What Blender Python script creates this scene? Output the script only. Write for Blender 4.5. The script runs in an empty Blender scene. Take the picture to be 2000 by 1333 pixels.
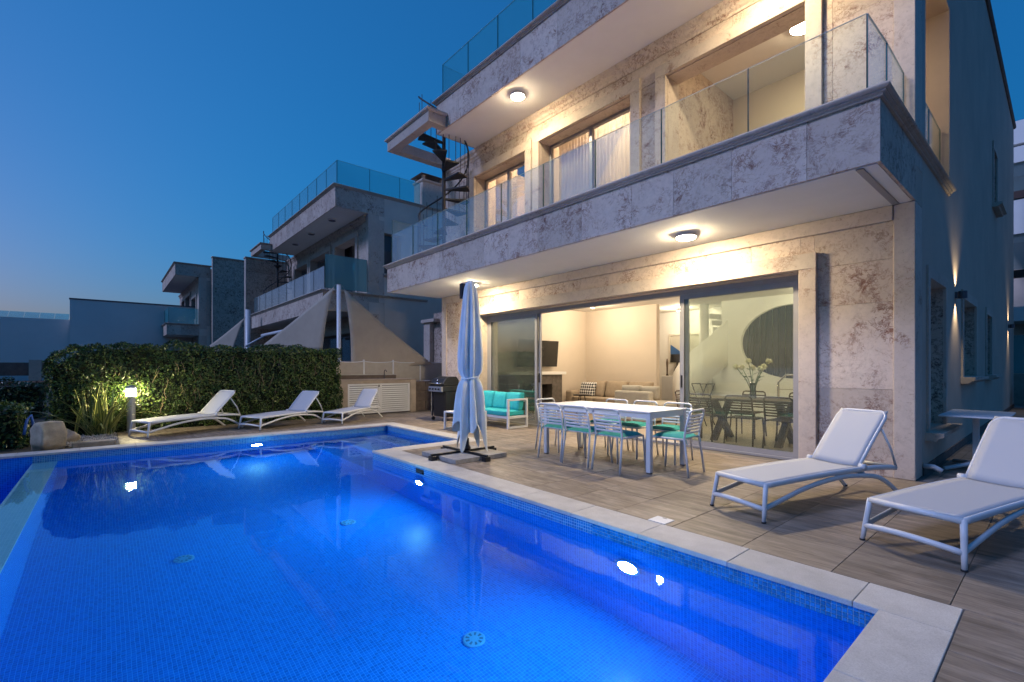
import bpy, bmesh, math, random
import numpy as np
from mathutils import Vector, Matrix
R = math.radians
SC = bpy.context.scene
COL = SC.collection

# ---------------------------------------------------------------- camera
cam_d = bpy.data.cameras.new('camera')
cam = bpy.data.objects.new('camera', cam_d)
COL.objects.link(cam)
cam_d.sensor_width = 36.0
cam_d.lens = 36.0 * 925.7 / 2000.0
cam_d.shift_y = (718.0 - 666.5) / 2000.0
cam_d.clip_start = 0.05
cam_d.clip_end = 20000
cam.location = (0, 0, 1.28)
cam.rotation_euler = (R(90), 0, R(49.45))
SC.camera = cam

# ---------------------------------------------------------------- dusk sky
SUN_AZ = 245.0           # clockwise from +Y: the sun has set behind and to the left
world = bpy.data.worlds.new('World')
SC.world = world
world.use_nodes = True
wn = world.node_tree
sky = wn.nodes.new('ShaderNodeTexSky')
sky.sky_type = 'NISHITA'
sky.sun_disc = False
sky.sun_elevation = R(-0.5)
sky.sun_rotation = R(SUN_AZ)
sky.air_density = 1.0
sky.dust_density = 4.0
sky.ozone_density = 5.5
hs = wn.nodes.new('ShaderNodeHueSaturation')
hs.inputs['Saturation'].default_value = 1.16
gm_ = wn.nodes.new('ShaderNodeGamma')          # long-exposure tone curve of the dusk sky
gm_.inputs['Gamma'].default_value = 0.5
wn.links.new(sky.outputs[0], gm_.inputs['Color'])
wn.links.new(gm_.outputs[0], hs.inputs['Color'])
wn.links.new(hs.outputs[0], wn.nodes['Background'].inputs[0])
wn.nodes['Background'].inputs[1].default_value = 0.82

# ---------------------------------------------------------------- lamp added for the afterglow, turned away from the sunset azimuth
sun_d = bpy.data.lights.new('sun', 'SUN')
sun_d.energy = 1.8
sun_d.angle = R(14)
sun_d.color = (0.54, 0.60, 1.0)
sun = bpy.data.objects.new('sun', sun_d)
COL.objects.link(sun)
az = R(SUN_AZ - 47); el = R(41)
sd = Vector((math.sin(az) * math.cos(el), math.cos(az) * math.cos(el), math.sin(el)))
sun.rotation_euler = sd.to_track_quat('Z', 'Y').to_euler()
sun.location = (-20, -30, 30)

# ---------------------------------------------------------------- exposure, render
SC.view_settings.view_transform = 'Standard'
SC.view_settings.look = 'None'
SC.view_settings.exposure = 0.0
SC.view_settings.gamma = 1.0
SC.view_settings.use_curve_mapping = False
SC.render.engine = 'CYCLES'
cy = SC.cycles
cy.use_denoising = True
cy.max_bounces = 10
cy.diffuse_bounces = 4
cy.glossy_bounces = 5
cy.transmission_bounces = 8
cy.transparent_max_bounces = 24
cy.sample_clamp_indirect = 3.0
cy.blur_glossy = 0.6
cy.caustics_reflective = False
cy.caustics_refractive = True
WARM = (1.0, 0.80, 0.50)
LAMPS = dict(balcony=900.0, upper=520.0, loggia=170.0, bollard=300.0, room=12.5, pool=690.0, wall=3.5)

rng = random.Random(7)

# ================================================================ helpers
def nodes(name):
    m = bpy.data.materials.new(name)
    m.use_nodes = True
    nt = m.node_tree
    return m, nt, nt.nodes['Principled BSDF']

def N(nt, t, **kw):
    n = nt.nodes.new(t)
    for k, v in kw.items():
        if k[0] == '_':
            setattr(n, k[1:], v)
        else:
            n.inputs[k.replace('__', ' ')].default_value = v
    return n

def ramp(nt, src, stops):
    r = nt.nodes.new('ShaderNodeValToRGB')
    e = r.color_ramp.elements
    while len(e) < len(stops):
        e.new(0.5)
    for i, (p, c) in enumerate(stops):
        e[i].position = p
        e[i].color = (c[0], c[1], c[2], 1) if not isinstance(c, (int, float)) else (c, c, c, 1)
    nt.links.new(src, r.inputs[0])
    return r.outputs[0]

def mix(nt, fac, a, b, mode='MIX'):
    m = nt.nodes.new('ShaderNodeMix')
    m.data_type = 'RGBA'
    m.blend_type = mode
    for i, v in ((0, fac), (6, a), (7, b)):
        if hasattr(v, 'is_output') or isinstance(v, bpy.types.NodeSocket):
            nt.links.new(v, m.inputs[i])
        elif i == 0:
            m.inputs[0].default_value = v
        else:
            m.inputs[i].default_value = (v[0], v[1], v[2], 1)
    return m.outputs[2]

def math_n(nt, op, a, b=None, c=None):
    m = nt.nodes.new('ShaderNodeMath')
    m.operation = op
    for i, v in enumerate((a, b, c)):
        if v is None:
            continue
        if isinstance(v, bpy.types.NodeSocket):
            nt.links.new(v, m.inputs[i])
        else:
            m.inputs[i].default_value = v
    return m.outputs[0]

def obj_coord(nt, spread=8.0, scale=(1, 1, 1), kind='Object'):
    """texture coordinates shifted by a per-object random amount"""
    tc = nt.nodes.new('ShaderNodeTexCoord')
    oi = nt.nodes.new('ShaderNodeObjectInfo')
    mp = nt.nodes.new('ShaderNodeMapping')
    mp.inputs['Scale'].default_value = scale
    cx = nt.nodes.new('ShaderNodeCombineXYZ')
    s = math_n(nt, 'MULTIPLY', oi.outputs['Random'], spread)
    nt.links.new(s, cx.inputs[0])
    s2 = math_n(nt, 'MULTIPLY', oi.outputs['Random'], spread * 3.7)
    nt.links.new(s2, cx.inputs[1])
    nt.links.new(s, cx.inputs[2])
    nt.links.new(cx.outputs[0], mp.inputs['Location'])
    nt.links.new(tc.outputs[kind], mp.inputs['Vector'])
    return mp.outputs[0], oi.outputs['Random']

def noise(nt, vec, scale, detail=4, rough=0.55, dist=0.0, dim='3D'):
    n = nt.nodes.new('ShaderNodeTexNoise')
    n.inputs['Scale'].default_value = scale
    n.inputs['Detail'].default_value = detail
    n.inputs['Roughness'].default_value = rough
    n.inputs['Distortion'].default_value = dist
    if vec is not None:
        nt.links.new(vec, n.inputs['Vector'])
    return n.outputs['Fac']

def bump(nt, b, h, strength=0.2, dist=0.01):
    n = nt.nodes.new('ShaderNodeBump')
    n.inputs['Strength'].default_value = strength
    n.inputs['Distance'].default_value = dist
    nt.links.new(h, n.inputs['Height'])
    nt.links.new(n.outputs[0], b.inputs['Normal'])

M = {}
def simple(key, col, rough=0.5, metal=0.0, var=0.12, vscale=6.0, bmp=0.0, bscale=60.0, spec=0.5, tone=0.0, **kw):
    m, nt, b = nodes(key)
    v, rnd = obj_coord(nt)
    f = noise(nt, v, vscale, 5, 0.6)
    lo = tuple(c * (1 - var) for c in col); hi = tuple(min(1, c * (1 + var)) for c in col)
    c = ramp(nt, f, [(0.3, lo), (0.7, hi)])
    if tone:
        tn = ramp(nt, rnd, [(0, 1 - tone), (1, 1 + tone)])
        c = mix(nt, 1.0, c, tn, 'MULTIPLY')
    nt.links.new(c, b.inputs['Base Color'])
    b.inputs['Roughness'].default_value = rough
    b.inputs['Metallic'].default_value = metal
    b.inputs['Specular IOR Level'].default_value = spec
    if bmp:
        bump(nt, b, noise(nt, v, bscale, 6, 0.65), bmp, 0.01)
    for k, x in kw.items():
        b.inputs[k.replace('__', ' ')].default_value = x
    M[key] = m
    return m

def emit(key, col, strength):
    m, nt, b = nodes(key)
    b.inputs['Base Color'].default_value = (0.8, 0.8, 0.8, 1)
    b.inputs['Emission Color'].default_value = (*col, 1)
    b.inputs['Emission Strength'].default_value = strength
    M[key] = m
    return m

def glass_mat(key, tint, refl=1.0, body=0.0, bodycol=(0.5, 0.7, 0.7), rough=0.0):
    """flat pane: clear transmission + mirror by angle (+ a milky body for frosted panes, tints and painted haze)"""
    m = bpy.data.materials.new(key)
    m.use_nodes = True
    nt = m.node_tree
    nt.nodes.clear()
    out = nt.nodes.new('ShaderNodeOutputMaterial')
    tr = N(nt, 'ShaderNodeBsdfTransparent', Color=(*tint, 1))
    gl = N(nt, 'ShaderNodeBsdfGlossy', Color=(0.95, 0.97, 1, 1), Roughness=rough)
    fr = N(nt, 'ShaderNodeFresnel', IOR=1.45)
    f = math_n(nt, 'MULTIPLY', fr.outputs[0], refl)
    mx = nt.nodes.new('ShaderNodeMixShader')
    nt.links.new(f, mx.inputs[0])
    last = tr.outputs[0]
    if body:
        df = N(nt, 'ShaderNodeBsdfDiffuse', Color=(*bodycol, 1))
        tl = N(nt, 'ShaderNodeBsdfTranslucent', Color=(*bodycol, 1))
        a = nt.nodes.new('ShaderNodeMixShader'); a.inputs[0].default_value = 0.5
        nt.links.new(df.outputs[0], a.inputs[1]); nt.links.new(tl.outputs[0], a.inputs[2])
        b2 = nt.nodes.new('ShaderNodeMixShader'); b2.inputs[0].default_value = body
        nt.links.new(tr.outputs[0], b2.inputs[1]); nt.links.new(a.outputs[0], b2.inputs[2])
        last = b2.outputs[0]
    nt.links.new(last, mx.inputs[1])
    nt.links.new(gl.outputs[0], mx.inputs[2])
    nt.links.new(mx.outputs[0], out.inputs[0])
    M[key] = m
    return m

# ================================================================ materials
def stone_mat(key, base, vein, amount, tone=0.10, patch=(0.44, 0.36, 0.31)):
    m, nt, b = nodes(key)
    v, rnd = obj_coord(nt, 23.0)
    big = noise(nt, v, 0.9, 5, 0.6, 0.3)
    fine = noise(nt, v, 14, 8, 0.72, 0.4)
    c = ramp(nt, fine, [(0.28, tuple(x * 0.80 for x in base)), (0.5, base), (0.75, tuple(min(1, x * 1.1) for x in base))])
    c = mix(nt, ramp(nt, big, [(0.42, 0), (0.72, 0.75)]), c, patch)
    # red-brown veins: thin ridges of a warped noise, kept to clusters
    w = nt.nodes.new('ShaderNodeTexNoise'); w.inputs['Scale'].default_value = 3.0; w.inputs['Detail'].default_value = 3
    nt.links.new(v, w.inputs['Vector'])
    ad = nt.nodes.new('ShaderNodeVectorMath'); ad.operation = 'MULTIPLY_ADD'
    nt.links.new(w.outputs['Color'], ad.inputs[0]); ad.inputs[1].default_value = (0.22, 0.22, 0.22)
    nt.links.new(v, ad.inputs[2])
    n1 = noise(nt, ad.outputs[0], 7.5, 9, 0.72, 0.25)
    rid = math_n(nt, 'ABSOLUTE', math_n(nt, 'SUBTRACT', n1, 0.5))
    ridm = ramp(nt, rid, [(0.0, 0.9), (0.010, 0.6), (0.028, 0)])
    cl = noise(nt, v, 2.3, 7, 0.74, 0.5)
    clm = ramp(nt, cl, [(0.56 - 0.10 * amount, 0), (0.66 - 0.06 * amount, 1)])
    blot = ramp(nt, noise(nt, ad.outputs[0], 8.0, 10, 0.80, 0.35), [(0.525, 0), (0.585, 1)])
    vm = math_n(nt, 'MULTIPLY', clm, math_n(nt, 'MAXIMUM', ridm, math_n(nt, 'MULTIPLY', blot, 0.85)))
    vc = ramp(nt, fine, [(0.35, tuple(x * 0.55 for x in vein)), (0.65, vein)])
    c = mix(nt, vm, c, vc)
    pit = ramp(nt, noise(nt, v, 30, 4, 0.7, 0.6), [(0.34, 1), (0.40, 0)])
    c = mix(nt, math_n(nt, 'MULTIPLY', pit, 0.32), c, (base[0] * 0.42, base[1] * 0.33, base[2] * 0.27))
    tn = ramp(nt, rnd, [(0, (1 - tone, 1 - tone, 1 - tone)), (0.5, (1, 0.985, 0.97)), (1, (1 + tone * .5, 1 + tone * .5, 1 + tone * .5))])
    c = mix(nt, 1.0, c, tn, 'MULTIPLY')
    nt.links.new(c, b.inputs['Base Color'])
    b.inputs['Roughness'].default_value = 0.62
    b.inputs['Specular IOR Level'].default_value = 0.3
    h = mix(nt, vm, ramp(nt, fine, [(0.2, 0.35), (0.8, 0.65)]), (0.0, 0.0, 0.0))
    bump(nt, b, h, 0.35, 0.008)
    M[key] = m

stone_mat('stone', (0.61, 0.51, 0.425), (0.20, 0.060, 0.032), 1.4, 0.16, (0.50, 0.40, 0.33))
stone_mat('stone_fine', (0.57, 0.485, 0.41), (0.25, 0.12, 0.075), 0.25, 0.07)
stone_mat('stone_red', (0.58, 0.45, 0.355), (0.10, 0.040, 0.030), 2.3)
simple('soffit', (0.78, 0.76, 0.72), 0.8, var=0.03, vscale=2, bmp=0.05, bscale=90)
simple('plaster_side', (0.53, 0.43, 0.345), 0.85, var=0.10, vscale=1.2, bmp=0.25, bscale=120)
simple('plaster_far', (0.76, 0.72, 0.69), 0.9, var=0.06, vscale=0.5, bmp=0.1, bscale=30)
simple('plaster_nb', (0.70, 0.585, 0.485), 0.85, var=0.10, vscale=0.9, bmp=0.2, bscale=80)
simple('plaster_in', (0.66, 0.575, 0.48), 0.85, var=0.03, vscale=1.5)
simple('white_in', (0.82, 0.81, 0.78), 0.7, var=0.02)
simple('ceiling_in', (0.80, 0.76, 0.70), 0.8, var=0.02)
simple('floor_in', (0.42, 0.34, 0.25), 0.35, var=0.12, vscale=2)
simple('alu', (0.30, 0.30, 0.325), 0.42, 0.25, var=0.05)
simple('alu_dark', (0.10, 0.10, 0.12), 0.4, 0.4, var=0.05)
simple('rubber', (0.02, 0.02, 0.022), 0.6, var=0.2)
simple('white_metal', (0.66, 0.67, 0.70), 0.38, var=0.03, vscale=3)
simple('white_plastic', (0.60, 0.615, 0.645), 0.42, var=0.04, vscale=5, bmp=0.03, bscale=200)
simple('black_metal', (0.018, 0.018, 0.022), 0.42, 0.3, var=0.2)
simple('stair_metal', (0.030, 0.030, 0.034), 0.55, 0.3, var=0.35, vscale=12, bmp=0.15)
simple('chrome', (0.72, 0.72, 0.74), 0.15, 1.0, var=0.03)
simple('teal', (0.02, 0.37, 0.40), 0.85, var=0.12, vscale=14, bmp=0.25, bscale=350)
simple('teal_dark', (0.012, 0.235, 0.245), 0.85, var=0.12, vscale=14, bmp=0.25, bscale=350)
simple('sofa_beige', (0.36, 0.29, 0.215), 0.9, var=0.10, vscale=12, bmp=0.25, bscale=300)
simple('sofa_grey', (0.44, 0.415, 0.36), 0.9, var=0.08, vscale=12, bmp=0.25, bscale=300)
simple('canvas_beige', (0.41, 0.345, 0.275), 0.9, var=0.07, vscale=3, bmp=0.15, bscale=200)
simple('umbrella_cloth', (0.68, 0.72, 0.75), 0.9, var=0.07, vscale=5, bmp=0.2, bscale=260)
simple('slab_concrete', (0.30, 0.29, 0.28), 0.9, var=0.18, vscale=18, bmp=0.4, bscale=140, tone=0.1)
simple('kitchen_stone', (0.36, 0.30, 0.245), 0.8, var=0.18, vscale=4, bmp=0.2)
simple('dark_stone', (0.13, 0.10, 0.085), 0.75, var=0.3, vscale=5, bmp=0.3)
simple('boulder', (0.33, 0.275, 0.20), 0.9, var=0.4, vscale=5, bmp=0.8, bscale=18)
simple('gravel', (0.50, 0.46, 0.40), 0.9, var=0.3, vscale=40, tone=0.2)
simple('log', (0.30, 0.25, 0.19), 0.9, var=0.35, vscale=9, bmp=0.6, bscale=40)
simple('earth', (0.055, 0.045, 0.032), 0.95, var=0.4, vscale=3, bmp=0.5)
simple('leaf', (0.050, 0.098, 0.018), 0.48, var=0.5, vscale=7)
simple('leaf_dark', (0.026, 0.060, 0.022), 0.5, var=0.5, vscale=7)
simple('twig', (0.17, 0.13, 0.085), 0.9, var=0.3)
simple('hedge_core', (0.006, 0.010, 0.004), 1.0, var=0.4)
simple('tv', (0.018, 0.017, 0.016), 0.25, var=0.1)
simple('fire_stone', (0.105, 0.09, 0.08), 0.6, var=0.3, vscale=10)
simple('soot', (0.02, 0.016, 0.013), 0.9)
simple('firewood', (0.30, 0.18, 0.09), 0.8, var=0.4, vscale=12)
simple('wood_dark', (0.075, 0.045, 0.028), 0.4, var=0.3, vscale=4)
simple('inlet_plastic', (0.055, 0.26, 0.52), 0.5, var=0.03)
simple('inlet_slot', (0.01, 0.08, 0.20), 0.6, var=0.03)
simple('ceramic', (0.8, 0.8, 0.78), 0.2, var=0.02)
simple('petal', (0.85, 0.80, 0.62), 0.7, var=0.08, vscale=30)
simple('stem', (0.06, 0.12, 0.04), 0.6, var=0.3)
simple('blind', (0.10, 0.10, 0.14), 0.7, var=0.1)
simple('picture_pale', (0.55, 0.53, 0.46), 0.7, var=0.04)
simple('picture_blue', (0.03, 0.10, 0.27), 0.6, var=0.1)
simple('pic_frame', (0.70, 0.66, 0.58), 0.4)
simple('curtain', (0.70, 0.62, 0.56), 0.9, var=0.05, vscale=20)
simple('sea', (0.02, 0.045, 0.08), 0.25, var=0.1)
simple('fence_mesh', (0.42, 0.38, 0.33), 0.9, var=0.06)
simple('brick_red', (0.34, 0.17, 0.11), 0.9, var=0.4, vscale=3, bmp=0.5)
simple('brown_trim', (0.06, 0.028, 0.022), 0.6, var=0.1)
simple('hose_blue', (0.03, 0.12, 0.42), 0.45, var=0.2)
simple('glass_edge', (0.02, 0.085, 0.09), 0.25, var=0.05)
simple('glass_rim', (0.40, 0.52, 0.53), 0.2, var=0.05)
simple('grout', (0.16, 0.145, 0.13), 0.95, var=0.1)
simple('bollard_grey', (0.36, 0.365, 0.38), 0.5, 0.3, var=0.06)
glass_mat('glass_clear', (0.94, 0.985, 0.98), 0.32, 0.025, (0.35, 0.68, 0.70))
glass_mat('glass_door', (0.93, 0.96, 0.93), 0.75, 0.045, (0.60, 0.66, 0.58))  # milky body paints in the haze of reflected soffit and sky
glass_mat('glass_window', (0.94, 0.955, 0.955), 0.5)
glass_mat('glass_teal', (0.80, 0.95, 0.96), 0.35, 0.26, (0.10, 0.58, 0.66))
glass_mat('glass_frost', (0.60, 0.78, 0.78), 0.35, 0.55, (0.24, 0.47, 0.50), 0.15)
glass_mat('glass_pale', (0.88, 0.95, 0.96), 0.4, 0.22, (0.42, 0.58, 0.64))
glass_mat('vase_glass', (0.80, 0.86, 0.85), 1.2)
emit('lamp_warm', WARM, LAMPS['balcony'])
emit('lamp_upper', WARM, LAMPS['upper'])
emit('lamp_loggia', WARM, LAMPS['loggia'])
emit('lamp_bollard', (1.0, 0.84, 0.45), LAMPS['bollard'])
emit('lamp_pool', (0.30, 0.78, 1.0), LAMPS['pool'])
emit('lamp_room', (1.0, 0.84, 0.62), 60.0)
emit('lamp_wall', (1.0, 0.80, 0.45), 60.0)

def mosaic_mat(key, cols, grout, pitch=0.026, rough=0.2, bmp=0.3):
    m, nt, b = nodes(key)
    uv = nt.nodes.new('ShaderNodeUVMap')
    sc = nt.nodes.new('ShaderNodeVectorMath'); sc.operation = 'SCALE'
    nt.links.new(uv.outputs[0], sc.inputs[0]); sc.inputs['Scale'].default_value = 1.0 / pitch
    fl = nt.nodes.new('ShaderNodeVectorMath'); fl.operation = 'FLOOR'
    nt.links.new(sc.outputs[0], fl.inputs[0])
    fr = nt.nodes.new('ShaderNodeVectorMath'); fr.operation = 'FRACTION'
    nt.links.new(sc.outputs[0], fr.inputs[0])
    wn_ = nt.nodes.new('ShaderNodeTexWhiteNoise'); wn_.noise_dimensions = '3D'
    nt.links.new(fl.outputs[0], wn_.inputs['Vector'])
    sx = nt.nodes.new('ShaderNodeSeparateXYZ'); nt.links.new(fr.outputs[0], sx.inputs[0])
    dx = math_n(nt, 'ABSOLUTE', math_n(nt, 'SUBTRACT', sx.outputs[0], 0.5))
    dy = math_n(nt, 'ABSOLUTE', math_n(nt, 'SUBTRACT', sx.outputs[1], 0.5))
    e = math_n(nt, 'MAXIMUM', dx, dy)
    gm = ramp(nt, e, [(0.425, 0), (0.455, 1)])
    n = len(cols)
    c = ramp(nt, wn_.outputs['Value'], [(i / (n - 1), cols[i]) for i in range(n)])
    c = mix(nt, gm, c, grout)
    nt.links.new(c, b.inputs['Base Color'])
    nt.links.new(ramp(nt, gm, [(0, rough), (1, 0.8)]), b.inputs['Roughness'])
    bump(nt, b, ramp(nt, e, [(0.38, 1), (0.47, 0)]), bmp, 0.002)
    M[key] = m

mosaic_mat('mosaic', [(0.001, 0.125, 0.56), (0.0015, 0.155, 0.66), (0.002, 0.185, 0.73)], (0.008, 0.28, 0.82))
mosaic_mat('mosaic_line', [(0.010, 0.13, 0.36), (0.02, 0.19, 0.48), (0.03, 0.24, 0.50)], (0.30, 0.50, 0.62))
mosaic_mat('mosaic_weir', [(0.46, 0.54, 0.56), (0.52, 0.58, 0.60), (0.57, 0.62, 0.63)], (0.62, 0.65, 0.65))
simple('mosaic_piece', (0.020, 0.19, 0.45), 0.18, var=0.05, tone=0.28)
simple('mosaic_grout', (0.34, 0.50, 0.60), 0.8, var=0.05)

def terrace_mat():
    m, nt, b = nodes('terrace_tile')
    v, rnd = obj_coord(nt, 17.0, (0.9, 7.5, 1))
    a = noise(nt, v, 2.0, 8, 0.66, 0.6)
    v2, _ = obj_coord(nt, 11.0, (2.2, 30, 1))
    f = noise(nt, v2, 2.5, 6, 0.7, 0.3)
    c = ramp(nt, a, [(0.28, (0.138, 0.108, 0.082)), (0.46, (0.226, 0.182, 0.141)), (0.60, (0.296, 0.244, 0.195)), (0.80, (0.375, 0.318, 0.262))])
    c = mix(nt, 0.38, c, ramp(nt, f, [(0.3, (0.55, 0.55, 0.55)), (0.7, (1.25, 1.25, 1.25))]), 'MULTIPLY')
    v3, _ = obj_coord(nt, 5.0, (1, 1.6, 1))
    c = mix(nt, 0.8, c, ramp(nt, noise(nt, v3, 2.6, 6, 0.7, 0.8), [(0.3, 0.62), (0.7, 1.22)]), 'MULTIPLY')
    c = mix(nt, 1.0, c, ramp(nt, rnd, [(0, 0.82), (1, 1.12)]), 'MULTIPLY')
    nt.links.new(c, b.inputs['Base Color'])
    nt.links.new(ramp(nt, f, [(0.3, 0.62), (0.7, 0.42)]), b.inputs['Roughness'])
    b.inputs['Specular IOR Level'].default_value = 0.35
    bump(nt, b, f, 0.18, 0.004)
    M['terrace_tile'] = m
terrace_mat()

def coping_mat():
    m, nt, b = nodes('coping')
    v, rnd = obj_coord(nt, 9.0)
    sp = noise(nt, v, 140, 3, 0.8)
    big = noise(nt, v, 5, 5, 0.6)
    c = ramp(nt, sp, [(0.3, (0.40, 0.38, 0.355)), (0.5, (0.50, 0.48, 0.45)), (0.7, (0.57, 0.55, 0.52))])
    c = mix(nt, 1.0, c, ramp(nt, big, [(0.3, (0.82, 0.81, 0.80)), (0.7, (1.05, 1.05, 1.05))]), 'MULTIPLY')
    c = mix(nt, 1.0, c, ramp(nt, rnd, [(0, 0.92), (1, 1.06)]), 'MULTIPLY')
    nt.links.new(c, b.inputs['Base Color'])
    b.inputs['Roughness'].default_value = 0.75
    bump(nt, b, sp, 0.3, 0.003)
    M['coping'] = m
coping_mat()

def water_mat():
    m = bpy.data.materials.new('water')
    m.use_nodes = True
    nt = m.node_tree
    nt.nodes.clear()
    out = nt.nodes.new('ShaderNodeOutputMaterial')
    g = N(nt, 'ShaderNodeBsdfGlass', Color=(0.55, 0.90, 1, 1), Roughness=0.0, IOR=1.30)
    tc = nt.nodes.new('ShaderNodeTexCoord')
    n1 = noise(nt, tc.outputs['Object'], 2.2, 2, 0.5, 0.3)
    bp = N(nt, 'ShaderNodeBump', Strength=0.075, Distance=0.02)
    n2_ = noise(nt, tc.outputs['Object'], 11.0, 2, 0.5, 0.4)
    hh = math_n(nt, 'MULTIPLY_ADD', n2_, 0.16, n1)
    nt.links.new(hh, bp.inputs['Height'])
    nt.links.new(bp.outputs[0], g.inputs['Normal'])
    nt.links.new(g.outputs[0], out.inputs[0])
    M['water'] = m
water_mat()

def sling_mat():
    m, nt, b = nodes('sling')
    v, _ = obj_coord(nt, 3)
    w = nt.nodes.new('ShaderNodeTexWave'); w.inputs['Scale'].default_value = 90
    nt.links.new(v, w.inputs['Vector'])
    c = mix(nt, 0.16, (0.47, 0.485, 0.52), w.outputs['Color'], 'MULTIPLY')
    nt.links.new(c, b.inputs['Base Color'])
    b.inputs['Roughness'].default_value = 0.7
    bump(nt, b, w.outputs['Fac'], 0.1, 0.002)
    M['sling'] = m
sling_mat()

def check_mat():
    m, nt, b = nodes('pattern_cloth')
    uv = nt.nodes.new('ShaderNodeUVMap')
    mp = nt.nodes.new('ShaderNodeMapping'); mp.inputs['Rotation'].default_value = (0, 0, R(45)); mp.inputs['Scale'].default_value = (18, 18, 18)
    nt.links.new(uv.outputs[0], mp.inputs[0])
    ck = nt.nodes.new('ShaderNodeTexChecker'); ck.inputs['Scale'].default_value = 1.0
    ck.inputs['Color1'].default_value = (0.75, 0.74, 0.72, 1); ck.inputs['Color2'].default_value = (0.02, 0.02, 0.03, 1)
    nt.links.new(mp.outputs[0], ck.inputs[0])
    nt.links.new(ck.outputs[0], b.inputs['Base Color'])
    b.inputs['Roughness'].default_value = 0.9
    M['pattern_cloth'] = m
check_mat()

def blade_mat():
    m, nt, b = nodes('blade')
    uv = nt.nodes.new('ShaderNodeUVMap')
    sx = nt.nodes.new('ShaderNodeSeparateXYZ'); nt.links.new(uv.outputs[0], sx.inputs[0])
    e = math_n(nt, 'ABSOLUTE', math_n(nt, 'SUBTRACT', sx.outputs[0], 0.5))
    c = ramp(nt, e, [(0.24, (0.10, 0.155, 0.04)), (0.34, (0.46, 0.45, 0.16))])
    oi = nt.nodes.new('ShaderNodeObjectInfo')
    c = mix(nt, 1.0, c, ramp(nt, oi.outputs['Random'], [(0, 0.65), (1, 1.2)]), 'MULTIPLY')
    nt.links.new(c, b.inputs['Base Color'])
    b.inputs['Roughness'].default_value = 0.4
    M['blade'] = m
blade_mat()

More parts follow.
